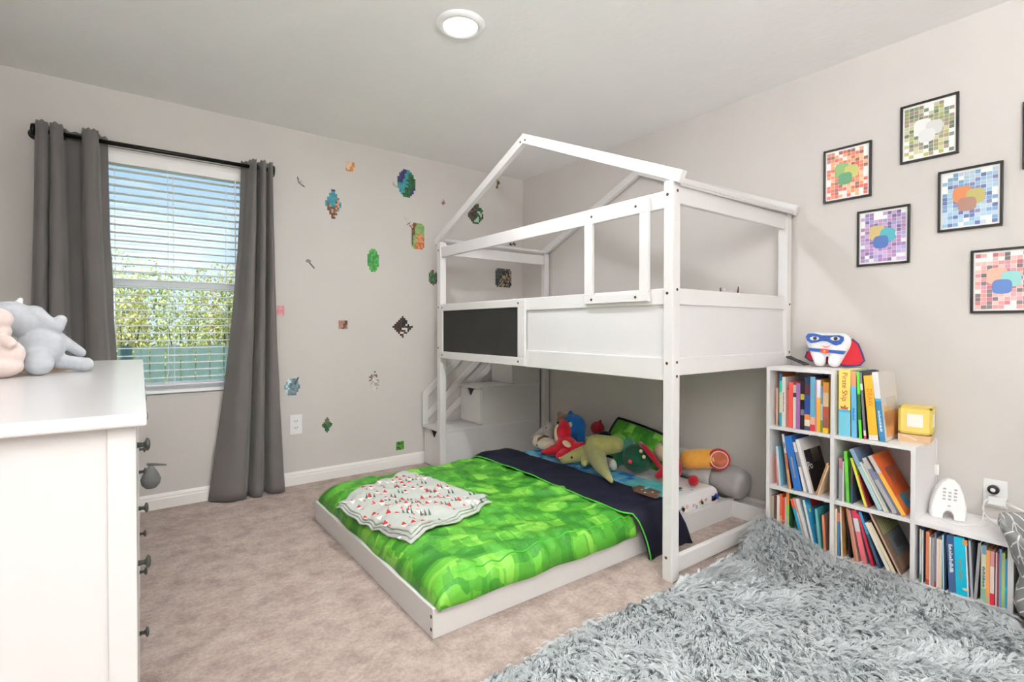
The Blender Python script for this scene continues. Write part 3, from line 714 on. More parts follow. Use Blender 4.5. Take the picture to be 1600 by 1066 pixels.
# ---- toys and pillows on the bed
def fab(name, rgb, b=.35): return mat('plush_'+name, rgb, .95, var=.07, vscale=30, bump=b, bscale=220, sheen=.25, spec=.15)
def eye(p, r, m, parent): MB().ball(p, r, seg=12).build('eye', m, parent, smooth=True)
def toys():
    Z = .2
    # leaning pillow, green print with navy border
    t = thing('green_pillow', 'green blocky-print pillow with navy border leaning on the wall', 'pillow', (-.13, -1.43, Z))
    M = Matrix.Translation((-.115, -1.44, .268)) @ Matrix.Rotation(math.radians(9), 4, 'X') @ Matrix.Rotation(math.radians(-62), 4, 'Y')
    def pil(sx, sy, sz, n=14, pw=2.4):
        rows = []; fs = MB()
        for sgn in (1, -1):
            rows = []
            for i in range(n+1):
                row = []
                for j in range(n+1):
                    a = -1+2*i/n; b = -1+2*j/n
                    hh = sz*max(0, (1-abs(a)**pw)*(1-abs(b)**pw))**.55
                    pin = 1-.06*(a*a*b*b)
                    row.append(M @ Vector((a*sx*pin, b*sy*pin, sgn*hh)))
                rows.append(row)
            fs.rings(rows, cap=False, closed=False)
        return fs
    pil(.145, .27, .055).build('cover', M_CAMO, t, smooth=True, weld=True)
    e = []
    for k in range(48):
        a = k/48*4; s = int(a); f = a-s
        e.append([(-1+2*f, -1), (1, -1+2*f), (1-2*f, 1), (-1, 1-2*f)][s])
    MB().tube([M @ Vector((a*.145*(1-.06*a*a*b*b), b*.27*(1-.06*a*a*b*b), 0)) for a, b in e+[e[0]]], .011, 8).build('border', mat('navy_cloth', (28, 30, 52)), t, smooth=True)
    # blue round plush
    t = thing('blue_plush', 'bright blue round plush animal slumped behind the red plush', 'plush toy', (-.33, -1.02, Z))
    b = MB().ball((-.33, -1.03, .375), (.085, .098, .088)).ball((-.31, -1.03, .26), (.07, .07, .075))
    b.cap((-.33, -1.10, .36), (-.35, -1.135, .25), .036, .022).cap((-.33, -1.0, .455), (-.33, -1.0, .475), .022, .012)
    plush('body', b, fab('blue', (30, 98, 168)), t)
    MB().ball((-.405, -1.075, .40), (.012, .016, .018)).build('ear_patch', fab('cream', (224, 206, 184)), t, smooth=True)
    eye((-.412, -.985, .385), (.012, .014, .017), M_PLASTIC, t); eye((-.421, -.98, .382), (.007, .007, .009), M_INK, t)
    # tan teddy behind
    t = thing('tan_teddy', 'tan teddy bear in the far corner behind the blue plush', 'teddy bear', (-.17, -.74, Z))
    b = MB().ball((-.17, -.74, .26), (.07, .08, .075)).ball((-.17, -.76, .355), (.06, .065, .055)).ball((-.17, -.81, .40), .024).ball((-.17, -.71, .40), .024).ball((-.222, -.765, .345), (.022, .026, .02))
    plush('body', b, fab('tan', (168, 138, 110)), t); MB().ball((-.243, -.765, .35), .008).build('nose', M_INK, t)
    eye((-.215, -.79, .37), .007, M_INK, t); eye((-.215, -.74, .37), .007, M_INK, t)
    # dark red and black plush
    t = thing('red_black_plush', 'dark red plush with a black body right of the blue plush', 'plush toy', (-.14, -1.08, Z))
    b = MB().ball((-.15, -1.13, .255), (.06, .10, .065)).ball((-.15, -1.17, .30), (.05, .06, .04)); plush('body', b, fab('black', (26, 24, 28)), t)
    b = MB().ball((-.14, -1.085, .345), (.05, .055, .05)).cap((-.14, -1.10, .37), (-.14, -1.115, .405), .025, .01); plush('head', b, fab('darkred', (134, 26, 34)), t)
    # cream and grey plush at far left
    t = thing('cream_plush', 'cream plush dog with brown strap lying at the far end of the toy row', 'plush toy', (-.50, -.90, Z))
    b = MB().ball((-.50, -.93, .25), (.07, .085, .045)).ball((-.50, -.85, .255), (.055, .05, .05)).cap((-.52, -.98, .24), (-.56, -1.02, .235), .03, .022); plush('body', b, fab('cream', (224, 206, 190)), t)
    MB().tube([(-.555, -.895, .235), (-.54, -.895, .285), (-.50, -.9, .302), (-.46, -.9, .285)], .011, 8).build('strap', fab('brown', (88, 66, 54)), t, smooth=True)
    t = thing('grey_plush', 'soft grey long-eared plush beside the staircase end of the bed', 'plush toy', (-.38, -.80, Z))
    b = MB().ball((-.36, -.83, .265), (.06, .07, .065)).ball((-.36, -.80, .325), .045).cap((-.40, -.77, .31), (-.45, -.71, .25), .026, .016).cap((-.38, -.85, .31), (-.42, -.90, .30), .024, .016); plush('body', b, fab('grey', (176, 168, 162)), t)
    eye((-.398, -.81, .335), .006, M_INK, t)
    # red plush lizard
    red = fab('red', (190, 30, 46))
    t = thing('red_plush', 'red plush lizard with cream belly sitting in front of the blue plush', 'plush toy', (-.50, -1.13, Z))
    b = MB().ball((-.50, -1.14, .275), (.075, .085, .065)).ball((-.49, -1.10, .365), (.05, .055, .07)).cap((-.48, -1.095, .41), (-.47, -1.06, .43), .035, .02)
    b.cap((-.54, -1.12, .25), (-.62, -1.02, .225), .05, .012).cap((-.50, -1.20, .27), (-.48, -1.27, .29), .04, .035).cap((-.55, -1.18, .245), (-.62, -1.2, .235), .035, .028)
    plush('body', b, red, t)
    MB().ball((-.505, -1.055, .345), (.03, .022, .065)).build('belly', fab('cream2', (240, 214, 176)), t, smooth=True)
    MB().ball((-.55, -1.195, .305), (.03, .035, .012), Matrix.Rotation(.5, 3, 'X')).build('collar', fab('cream2', (240, 214, 176)), t, smooth=True)
    eye((-.523, -1.075, .405), (.008, .009, .011), M_PLASTIC, t)
    # olive dinosaur
    ol = fab('olive', (160, 156, 96))
    t = thing('olive_dinosaur', 'olive green plush dinosaur lying with its tail over the navy fold', 'plush toy', (-.55, -1.5, Z))
    b = MB().cap((-.50, -1.58, .365), (-.52, -1.44, .335), .052, .075).cap((-.52, -1.44, .32), (-.53, -1.42, .275), .075, .075).cap((-.54, -1.44, .30), (-.68, -1.62, .275), .068, .045).cap((-.68, -1.62, .275), (-.86, -1.87, .272), .045, .012)
    b.cap((-.53, -1.38, .29), (-.60, -1.32, .255), .05, .042).cap((-.60, -1.32, .255), (-.69, -1.315, .245), .042, .026).cap((-.56, -1.38, .25), (-.62, -1.43, .238), .032, .024).cap((-.46, -1.35, .345), (-.48, -1.31, .355), .022, .012)
    plush('body', b, ol, t)
    eye((-.655, -1.352, .262), .008, M_INK, t); MB().ball((-.70, -1.30, .252), (.008, .02, .008)).build('snout_patch', fab('cream2', (240, 214, 176)), t)
    MB().ball((-.45, -1.56, .40), (.03, .05, .02)).build('back_spot', fab('leaf', (96, 170, 66)), t, smooth=True)
    # dark green gnome doll
    dg = fab('pine', (22, 72, 50))
    t = thing('green_coat_doll', 'round doll in a dark green coat with red scarf and buttons', 'doll', (-.42, -1.68, Z))
    b = MB().ball((-.42, -1.68, .288), (.085, .105, .088)).cap((-.45, -1.60, .30), (-.51, -1.585, .25), .04, .034); plush('coat', b, dg, t)
    MB().ball((-.53, -1.585, .245), (.028, .028, .034)).build('mitten', fab('speckle', (196, 192, 180)), t, smooth=True)
    MB().ball((-.508, -1.70, .285), (.010, .014, .013)).build('button', fab('redpin', (204, 60, 66)), t, smooth=True)
    for p in ((-.46, -1.742, .35), (-.475, -1.775, .325)): MB().ball(p, .011, seg=10).build('button', fab('gold', (216, 184, 130)), t, smooth=True)
    MB().ball((-.35, -1.83, .345), (.055, .065, .058), seg=18).build('head', fab('skin', (204, 176, 150)), t, smooth=True)
    MB().tube([(-.42, -1.70, .385), (-.44, -1.755, .372), (-.445, -1.80, .34), (-.44, -1.84, .30), (-.43, -1.86, .27)], [.012, .016, .018, .016, .012], 10).build('scarf', fab('scarf', (150, 24, 38)), t, smooth=True)
    MB().tube([(-.35, -1.805, .402), (-.39, -1.855, .385), (-.405, -1.87, .345), (-.39, -1.885, .31)], .007, 8).build('hat_band', fab('band', (110, 112, 82)), t, smooth=True)
    MB().cap((-.50, -1.58, .335), (-.42, -1.62, .372), .026, .034).build('cuff', fab('teal', (62, 116, 98)), t, smooth=True)
    # red and yellow plush behind the post
    t = thing('red_yellow_plush', 'red plush with yellow wings half hidden behind the bunk post', 'plush toy', (-.36, -1.90, Z))
    b = MB().ball((-.37, -1.895, .262), (.06, .06, .06)).ball((-.36, -1.90, .31), .04).cap((-.40, -1.87, .25), (-.44, -1.85, .225), .03, .022); plush('body', b, fab('crimson', (158, 24, 34)), t)
    b = MB().cap((-.43, -1.90, .25), (-.46, -1.945, .22), .02, .026); plush('wing', b, fab('amber', (224, 174, 70)), t)
    # orange roll plush with russet end
    t = thing('orange_roll_plush', 'orange plush roll with a russet oval end and red rim on the grey bolster', 'plush toy', (-.2, -2.0, .3))
    a, c = Vector((-.22, -1.87, .29)), Vector((-.19, -2.075, .335)); d = (c-a).normalized()
    MB().lathe([(.01, -.01), (.045, 0), (.056, .02), (.058, .08), (.056, (c-a).length-.02), (.05, (c-a).length)], a, 20, axis=d).build('roll', fab('orange', (222, 158, 66)), t, smooth=True)
    ax = Vector((-.75, -.55, .1)).normalized()
    e0 = Vector((-.215, -2.10, .335))
    MB().lathe([(.02, -.03), (.055, -.028), (.062, -.012), (.055, .0), (.0, .003)], e0, 22, axis=ax).build('rim', fab('rimred', (176, 36, 40)), t, smooth=True)
    MB().lathe([(.044, 0), (.044, .006), (.0, .009)], e0, 22, axis=ax).build('end_face', fab('russet', (176, 96, 70)), t, smooth=True)
    MB().lathe([(.046, .001), (.05, .004), (.046, .007), (.042, .004), (.046, .001)], e0, 22, axis=ax).build('piping', fab('pinkpipe', (236, 190, 176)), t, smooth=True)
    MB().ball((-.36, -2.03, .225), .03).build('pom_pom', fab('crimson', (158, 24, 34)), t, smooth=True)
    # grey bolster
    t = thing('grey_bolster', 'two-tone grey bolster cushion lying along the wall at the bed head', 'bolster', (-.1, -1.95, .1))
    a = Vector((-.108, -1.73, .252)); c = Vector((-.108, -2.20, .185)); d = (c-a).normalized(); L = (c-a).length
    MB().lathe([(.02, 0), (.06, .006), (.08, .03), (.084, .1), (.084, L*.62)], a, 28, axis=d).build('light_section', fab('bolster_light', (188, 184, 182), .15), t, smooth=True)
    MB().lathe([(.084, L*.62), (.086, L*.66), (.088, L*.8), (.086, L-.035), (.076, L-.010), (.055, L), (.001, L+.004)], a, 28, axis=d).build('dark_section', fab('bolster_dark', (150, 146, 145), .15), t, smooth=True)
toys()

# ================================================================== DRESSER
def dresser():
    c0 = Vector((-2.884, -2.745, 0)); c1 = Vector((-2.855, -1.146, 0)); yv = (c1-c0).normalized(); xv = Vector((yv.y, -yv.x, 0))
    L = (c1-c0).length; D = .50; HT = .957; ov = .014
    R = basis(c0, xv, yv)      # local: x<=0 depth, y 0..L length
    t = thing('white_dresser', 'white painted dresser with dark bronze knobs at the left', 'dresser', tuple(c0+xv*(-D/2)+yv*(L/2)))
    def B(x0, x1, y0, y1, z0, z1, name, m=M_DRESS, parent=t, bev=.002):
        M = R @ Matrix.Translation(((x0+x1)/2, (y0+y1)/2, (z0+z1)/2))
        return MB().mbox(M, x1-x0, y1-y0, z1-z0).build(name, m, parent, bevel=bev)
    B(-D, 0, 0, L, HT-.020, HT, 'top', bev=.0035)
    x0, x1, y0, y1 = -D+.01, -ov, .02, L-.02
    st = .036
    for ya, yb in ((y0, y0+.02), (y1-.02, y1)):
        sp = B(x0+st, x1-st, ya+.006, yb-.006, .12, HT-.02, 'side_panel', bev=0)
        for xa, xb in ((x0, x0+st), (x1-st, x1)): B(xa, xb, ya, yb, 0, HT-.02, 'stile')
        B(x0+st, x1-st, ya+.001, yb-.001, .07, .12, 'side_rail')
    B(x0, x0+.012, y0+.02, y1-.02, .1, HT-.02, 'back_panel', bev=0)
    B(x0+.012, x1-.02, y0+.02, y1-.02, .1, .12, 'bottom_panel', bev=0)
    yi0, yi1 = y0+.024, y1-.024; ym = (yi0+yi1)/2
    B(x1-.02, x1, ym-.01, ym+.01, .1, HT-.02, 'divider')
    knob_m = mat('knob_bronze', (70, 72, 66), .5, metal=.5, var=.15, vscale=80)
    def drawer(ya, yb, za, zb, knobs):
        d = B(x1-.018, x1-.001, ya+.003, yb-.003, za, zb, 'drawer')
        for ky in knobs:
            p = R @ Vector((x1, ky, (za+zb)/2))
            MB().lathe([(.0055, 0), (.004, .009), (.006, .012), (.012, .0145), (.0125, .017), (.008, .020), (.001, .0205)], p, 20, axis=xv).build('knob', knob_m, d, smooth=True)
    q = (yi1-yi0)/4
    for k in range(4): drawer(yi0+k*q, yi0+(k+1)*q, .80, .93, [yi0+(k+.5)*q])
    for za, zb in ((.49, .785), (.175, .475)):
        for k in range(2):
            a = yi0+k*2*q; b = a+2*q
            drawer(a, b, za, zb, [a+(b-a)*.26, a+(b-a)*.74])
    # small grey bag on a knob
    ky = yi0+2*q+(2*q)*.26; kp = R @ Vector((x1+.012, ky, .6375))
    g = mat('bag_grey', (92, 92, 92), .8, var=.15, bump=.3)
    t2 = thing('grey_round_pouch', 'small dark grey round pouch with stiff strap hanging on a dresser knob', 'pouch', tuple(kp))
    b = MB().lathe([(.003, .022), (.008, .016), (.013, .008), (.021, -.006), (.027, -.022), (.024, -.038), (.014, -.050), (.002, -.053)], kp+xv*.018+Vector((0, 0, -.004)), 22)
    b.build('pouch', g, t2, smooth=True)
    MB().tube([kp+xv*.008+Vector((0, 0, .022)), kp+xv*.03+Vector((0, 0, .018)), kp+xv*.06+Vector((0, 0, .012))], [.004, .004, .002], 8).build('strap', g, t2, smooth=True)
    # things on the dresser
    z = HT
    bkx = thing('flat_cardboard_box', 'flat kraft cardboard box under the grey elephant on the dresser', 'box', (-3.10, -1.62, z))
    MB().box(-3.19, -3.055, -1.66, -1.44, z, z+.014).build('tray', mat('kraft', (206, 172, 132), .8, var=.06), bkx, bevel=.001)
    MB().box(-3.193, -3.052, -1.663, -1.437, z+.0142, z+.018).build('lid', mat('kraft_lid', (196, 160, 120), .8, var=.06), bkx, bevel=.001)
    gm = fab('elephant', (176, 179, 184), .3); pk = fab('pinkplush', (214, 196, 190), .25)
    t = thing('grey_elephant_plush', 'light grey plush elephant sitting on the white dresser', 'plush toy', (-3.09, -1.74, z))
    Y = -1.745
    b = MB().ball((-3.10, Y, z+.075), (.052, .055, .062)).ball((-3.135, Y, z+.145), (.05, .045, .045)).ball((-3.165, Y, z+.165), (.05, .045, .038))
    b.cap((-3.115, Y-.01, z+.165), (-3.085, Y-.015, z+.138), .028, .021).cap((-3.085, Y-.015, z+.138), (-3.066, Y-.015, z+.13), .021, .017).cap((-3.066, Y-.015, z+.13), (-3.058, Y-.015, z+.152), .017, .015)
    b.cap((-3.075, Y+.02, z+.105), (-3.018, Y+.03, z+.055), .02, .015)
    b.cap((-3.11, Y-.03, z+.045), (-3.098, Y-.09, z+.033), .035, .034).cap((-3.06, Y+.005, z+.03), (-3.005, Y-.01, z+.022), .022, .021).cap((-3.15, Y-.01, z+.06), (-3.19, Y-.03, z+.04), .03, .035)
    plush('body', b, gm, t, vox=.004)
    MB().cap((-3.15, Y+.01, z+.195), (-3.145, Y+.01, z+.207), .010, .006).build('tuft', fab('whitefluff', (236, 236, 238)), t, smooth=True)
    t = thing('pink_bunny_plush', 'pale pink plush at the dresser edge beside the elephant', 'plush toy', (-3.19, -1.86, z))
    b = MB().ball((-3.165, -1.88, z+.062), (.048, .04, .042)).ball((-3.17, -1.88, z+.03), (.05, .05, .03)).ball((-3.175, -1.88, z+.12), .032).ball((-3.18, -1.885, z+.152), (.042, .035, .03)).cap((-3.15, -1.91, z+.095), (-3.142, -1.92, z+.09), .016, .014).cap((-3.2, -1.9, z+.02), (-3.185, -1.94, z+.02), .02, .02)
    plush('body', b, pk, t, vox=.004)
    return t
dresser()

# ================================================================== CUBE SHELF
SX0 = -.29; SXB = -.003
SY = [-2.404, -2.711, -3.018, -3.324]; SZ = [.888, .590, .286]
TH = .017
def shelf():
    t = thing('stepped_cube_shelf', 'white stepped cube bookcase three cubes high falling to one', 'bookcase', (-.15, -2.86, 0))
    tops = [SZ[0], SZ[1], SZ[2]]
    # uprights
    ups = [(SY[0], SY[0]-TH, SZ[0]), (SY[1]+TH/2, SY[1]-TH/2, SZ[0]), (SY[2]+TH/2, SY[2]-TH/2, SZ[1]), (SY[3]+TH, SY[3], SZ[2])]
    for i, (a, b, h) in enumerate(ups):
        MB().box(SX0, SXB, b, a, 0, h-TH).build('upright', M_SHELF, t, bevel=.001)
    # horizontal boards: each column's top, inner shelves, base
    for k in range(3):
        ya = SY[k]; yb = SY[k+1]
        if k == 0: a1, b1 = ya, yb-TH/2
        elif k == 1: a1, b1 = ya-TH/2, yb-TH/2
        else: a1, b1 = ya-TH/2, yb
        MB().box(SX0, SXB, b1, a1, tops[k]-TH, tops[k]).build('top_board', M_SHELF, t, bevel=.001)
        ia = ya-TH if k == 0 else ya-TH/2; ib = yb+TH/2 if k < 2 else yb+TH
        for lv in range(k+1, 3):
            MB().box(SX0, SXB, ib, ia, SZ[lv]-TH, SZ[lv]).build('shelf_board', M_SHELF, t, bevel=.001)
        MB().box(SX0, SXB, ib, ia, .012, .012+TH).build('base_board', M_SHELF, t, bevel=.001)
        zt = tops[k]-TH
        MB().box(SXB-.006, SXB, ib, ia, .03, zt).build('back_panel', M_SHELF, t)
    return t
shelf()

# ================================================================== BOOKS
PLACED = {}
def sat(A, B):
    for P in (A, B):
        for i in range(4):
            e = P[(i+1) % 4]-P[i]; n = Vector((-e.y, e.x)).normalized()
            a = [n.dot(p) for p in A]; b = [n.dot(p) for p in B]
            if max(a) < min(b)+.0004 or max(b) < min(a)+.0004: return False
    return True
def book(desc, y, th, h, lean, z, bands, cover, where, depth=.17, recess=.0, art=None, txt=None, thin=False, group=None):
    """y: where the spine's left foot stands (toward the corner); lean>0 tips the top to the left."""
    x0 = SX0+.012+recess
    a = math.radians(lean)
    # local frame: u along thickness (-Y), v up, w depth (+X). rotate about the lower corner that carries it
    U = Vector((0, -math.cos(a), -math.sin(a))) if False else Vector((0, -math.cos(a), math.sin(a)))
    V = Vector((0, math.sin(a), math.cos(a)))
    O = Vector((x0, y, z+.0005))
    if lean < 0:
        O = O+Vector((0, 0, -U.z*th))
    def quad(): return [Vector(((O+U*u+V*v).y, (O+U*u+V*v).z)) for u, v in ((0, 0), (th, 0), (th, h), (0, h))]
    row = PLACED.setdefault(group or where, [])
    for k in range(120):      # slide right until it no longer touches a neighbour
        if any(sat(quad(), q) for q in row): O.y -= .0006
        else: break
    row.append(quad())
    def fn(u, v, w): return O+U*u+V*v+Vector((w, 0, 0))
    t = thing('book', '%s %s' % (desc, where), 'book', tuple(O), group or where)
    ct = min(.0028, th*.22)
    mats = []
    # spine in bands of colour, covers left and right
    mb = MB(); v0 = 0
    for frac, c in bands:
        v1 = v0+frac*h
        mb.prism([(0, v0), (th, v0), (th, v1), (0, v1)], lambda u, v, w: fn(u, v, w), 0, ct, c); v0 = v1
    mb.prism([(0, 0), (ct, 0), (ct, h), (0, h)], fn, ct, depth, cover); mb.prism([(th-ct, 0), (th, 0), (th, h), (th-ct, h)], fn, ct, depth, cover)
    if art:
        for (w0, w1, v0, v1, c) in art:
            mb.prism([(th, v0*h), (th+.0004, v0*h), (th+.0004, v1*h), (th, v1*h)], fn, ct+w0*(depth-ct), ct+w1*(depth-ct), c)
    mb.build('cover', attr_mat('book_cover', .42), t)
    MB().prism([(ct, .003), (th-ct, .003), (th-ct, h-.003), (ct, h-.003)], fn, ct, depth-.003).build('pages', M_PAGE, t)
    if txt:
        s, size, vc, col = txt[:4]; up = txt[4] if len(txt) > 4 else False
        # title runs down the spine; a title too small to read in the photo is a row of tiny strokes
        X = -V; Yv = Vector((-1, 0, 0)).cross(X)
        M = basis(fn(th/2, vc*h, -.0006), X, Yv); im = mat('ink_%d_%d_%d' % col, col, .6, var=.03)
        if isinstance(s, str): text(s, size, M, im, t, extr=.0003)
        else:
            rr = random.Random(int(h*1e4)+int(th*1e4)); mk = MB(); x = -s*size*.28
            while x < s*size*.28:
                wd = size*rr.uniform(.12, .34); ht = size*rr.choice((.4, .5, .66)); hole = False
                if not hole: mk.mbox(M @ Matrix.Translation((x+wd/2, -size*.33+ht/2, 0)), wd, ht, .0005)
                x += wd+size*.12
            mk.build('title_strokes', im, t)
    return t
def fill():
    g = (-2.421)   # inner left of column 1
    wA1 = 'in the top shelf cube'
    z = SZ[1]; D = .15
    B = lambda d, y, th, h, bands, cover, **k: book(d, g-y, th, h, k.pop('lean', 0), z, bands, cover, wA1, depth=k.pop('depth', .15), group='books in the top cube', **k)
    B('short peach paperback at the left end', .016, .011, .19, [(1, (228, 186, 160))], (216, 170, 146), recess=.02)
    B('tall blue and orange hardback, second from the left', .028, .013, .265, [(.55, (96, 96, 104)), (.15, (206, 120, 60)), (.3, (48, 116, 176))], (196, 110, 52), recess=.03)
    B('teal and cream storybook', .042, .013, .23, [(.3, (70, 164, 182)), (.45, (206, 214, 180)), (.25, (66, 190, 170))], (90, 170, 180))
    B('white picture book with red speckled print', .0555, .016, .25, [(1, (238, 234, 230))], (216, 206, 200), txt=(17, .010, .5, (150, 60, 60)))
    B('brownish rose paperback', .072, .015, .19, [(1, (172, 104, 98))], (160, 92, 84), recess=.008)
    B('coral red hardback', .0885, .019, .225, [(1, (236, 84, 76))], (214, 70, 62))
    B('thin cream and black book', .109, .013, .215, [(.72, (232, 226, 214)), (.1, (40, 38, 40)), (.18, (210, 200, 190))], (60, 52, 52))
    B('purple paperback', .1235, .018, .225, [(1, (160, 104, 170))], (140, 88, 152))
    B('black book with yellow marks', .143, .018, .235, [(.3, (26, 24, 28)), (.12, (130, 120, 130)), (.2, (24, 22, 26)), (.12, (196, 180, 50)), (.26, (22, 20, 24))], (24, 22, 26))
    B('navy and maroon thick hardback', .1625, .024, .258, [(.08, (70, 74, 92)), (.12, (236, 220, 206)), (.1, (226, 140, 70)), (.36, (44, 70, 146)), (.2, (92, 40, 54)), (.14, (28, 52, 82))], (40, 42, 70))
    B('sky blue storybook with a red foot', .188, .021, .262, [(.12, (214, 56, 60)), (.14, (232, 178, 150)), (.74, (104, 172, 200))], (66, 80, 140))
    B('thin dusty pink book', .2105, .006, .25, [(1, (196, 140, 158))], (180, 130, 150))
    B('white-topped mustard yellow book', .2175, .016, .248, [(.66, (234, 176, 60)), (.34, (240, 240, 246))], (222, 168, 50))
    B('slim blue-grey book with green foot', .2345, .009, .222, [(.26, (110, 140, 50)), (.35, (170, 190, 180)), (.39, (110, 134, 160))], (110, 134, 160))
    B('yellow and rust patterned book at the right end', .2445, .024, .24, [(.1, (226, 190, 50)), (.22, (150, 84, 78)), (.2, (180, 76, 66)), (.28, (206, 178, 140)), (.2, (208, 140, 70))], (208, 170, 60))
    # ---- column 1, middle cube
    z = SZ[2]; w = 'in the left middle shelf cube'; gr = 'books in the left middle cube'
    C = lambda d, y, th, h, lean, bands, cover, **k: book(d, g-y, th, h, lean, z, bands, cover, w, group=gr, depth=k.pop('depth', .19), **k)
    C('thin coral book at the left end', .034, .006, .15, 4, [(1, (230, 140, 126))], (230, 150, 134))
    C('light blue picture book', .043, .010, .20, 5, [(1, (214, 232, 240))], (116, 180, 206), art=[(.28, .95, .05, .95, (120, 122, 118)), (.38, .7, .4, .55, (196, 204, 190)), (.4, .9, .1, .35, (120, 76, 56))])
    C('pale grey tall book behind the blue one', .056, .007, .25, 6, [(1, (214, 210, 212))], (200, 198, 200), recess=.06)
    C('white-topped maroon book', .093, .010, .268, 8, [(.35, (206, 150, 90)), (.3, (190, 110, 90)), (.35, (226, 220, 220))], (86, 38, 54), txt=(5, .010, .8, (60, 40, 60)))
    C('royal blue book with an orange label', .111, .034, .262, 11, [(1, (44, 112, 190))], (36, 90, 160), art=None, txt=(13, .014, .42, (196, 170, 120)))
    C('white slim hardback', .162, .012, .24, 13, [(.5, (240, 236, 234)), (.3, (132, 132, 150)), (.2, (236, 232, 230))], (230, 226, 224))
    pb = C('white and black photo book', .187, .016, .258, 15, [(1, (242, 238, 238))], (232, 228, 226), depth=.21, art=[(.08, .98, .02, .78, (30, 27, 28)), (.42, .8, .52, .78, (190, 170, 154)), (.55, .9, .1, .3, (80, 70, 60))])
    av = math.radians(15); Vv = Vector((0, math.sin(av), math.cos(av))); Uv = Vector((0, -math.cos(av), math.sin(av)))
    text('Po', .05, basis(Vector(pb.location)+Uv*.0175+Vv*.125+Vector((.045, 0, 0)), (1, 0, 0), Vv), M_PLASTIC, pb, extr=.0002)
    for k, (c, dsc) in enumerate([((190, 140, 96), 'tan'), ((214, 190, 160), 'beige')]):
        C('thin %s booklet leaning right' % dsc, .2135+k*.008, .006, .172-k*.012, -17, [(1, c)], c)
    # ---- column 1, bottom cube
    z = .029; w = 'in the left bottom shelf cube'; gr = 'books in the left bottom cube'
    C('grey-brown tall book at the left end', .004, .014, .20, 0, [(1, (176, 164, 146))], (150, 134, 116))
    C('dark brown thick book', .019, .014, .205, 0, [(.45, (110, 92, 72)), (.55, (92, 60, 54))], (90, 66, 52))
    C('white slim book', .034, .013, .208, 0, [(1, (240, 236, 230))], (236, 230, 224))
    C('orange-red book', .048, .010, .22, 0, [(.5, (228, 176, 130)), (.5, (224, 96, 66))], (220, 110, 70))
    C('crimson and gold book', .0585, .014, .205, 0, [(.35, (120, 44, 58)), (.65, (208, 70, 50))], (180, 60, 50))
    C('pale grey slim book', .073, .006, .21, 0, [(1, (198, 200, 204))], (190, 190, 196))
    C('orange and green storybook', .0795, .013, .236, 0, [(.1, (218, 120, 100)), (.4, (178, 190, 160)), (.25, (150, 190, 80)), (.25, (222, 132, 64))], (52, 96, 48), art=[(.3, .8, .15, .4, (180, 196, 190)), (.1, .9, .5, .9, (70, 120, 50))])
    C('bright cyan book with orange top', .157, .012, .215, 16, [(.8, (40, 160, 200)), (.2, (222, 90, 60))], (30, 130, 180))
    C('grey-pink book', .171, .008, .222, 16, [(.7, (208, 190, 186)), (.3, (220, 140, 130))], (190, 180, 176))
    C('white hardback', .183, .014, .222, 16, [(1, (238, 232, 228))], (230, 226, 222))
    C('sky blue picture book with yellow star', .205, .010, .222, 13, [(1, (234, 238, 240))], (60, 160, 206), art=[(.12, .2, .72, .8, (240, 220, 110)), (.3, .98, .8, 1.0, (190, 36, 44)), (.2, .7, .15, .45, (150, 196, 226)), (.3, .6, 0, .25, (24, 38, 92))])
    C('teal board book with rounded cover', .232, .010, .19, 6, [(1, (120, 190, 190))], (72, 156, 160))
    C('orange and brown paperback at the right end', .252, .010, .17, 3, [(1, (218, 128, 92))], (150, 110, 96))
    # ---- column 2, middle cube
    g = SY[1]-TH/2
    z = SZ[2]; w = 'in the second column upper cube'; gr = 'books in the second column upper cube'
    C = lambda d, y, th, h, lean, bands, cover, **k: book(d, g-y, th, h, lean, z, bands, cover, w, group=gr, depth=k.pop('depth', .19), **k)
    C('grey and dusty rose book at the left end', .016, .014, .20, 0, [(.75, (160, 160, 166)), (.25, (170, 110, 130))], (130, 130, 140))
    C('thin white booklet', .0315, .004, .185, 0, [(1, (238, 238, 236))], (230, 230, 230))
    C('bright green book', .048, .013, .235, 3, [(1, (104, 196, 66))], (80, 170, 50))
    C('slim dark teal book', .065, .007, .17, 0, [(.5, (60, 90, 110)), (.5, (84, 60, 60))], (60, 70, 90))
    C('yellow-green book with an orange picture', .096, .010, .215, 16, [(1, (222, 220, 90))], (196, 200, 44), art=[(.3, .95, .08, .55, (206, 96, 40)), (.45, .85, .15, .4, (150, 40, 34)), (.3, .8, .68, .85, (120, 130, 50))])
    C('thin maroon booklet', .133, .004, .14, 16, [(1, (170, 50, 56))], (120, 40, 44))
    C('pale blue hardback', .172, .017, .272, 25, [(.7, (184, 210, 216)), (.3, (140, 170, 200))], (96, 120, 150))
    C('thin cream book', .194, .008, .218, 26, [(1, (226, 224, 208))], (214, 212, 200))
    C('grey-green slim book', .205, .008, .215, 26, [(1, (186, 190, 182))], (176, 180, 172))
    C('grey hardback with dark spine mark', .226, .017, .245, 29, [(.6, (176, 172, 178)), (.2, (126, 126, 150)), (.2, (190, 186, 184))], (150, 146, 150))
    C('slate blue slim book', .2465, .008, .19, 29, [(1, (110, 118, 146))], (100, 106, 130))
    C('amber and cream book', .258, .016, .262, 29, [(.7, (236, 176, 76)), (.3, (200, 196, 196))], (210, 110, 50), depth=.2, art=[(.0, .95, .3, .95, (206, 96, 42)), (.25, .98, .08, .75, (70, 160, 206)), (.5, .98, .15, .7, (176, 170, 150))])
    # ---- column 2, bottom cube
    z = .029; w = 'in the second column bottom cube'; gr = 'books in the second column bottom cube'
    C('cream slim book at the left end', .003, .007, .215, 0, [(1, (230, 214, 180))], (226, 210, 180))
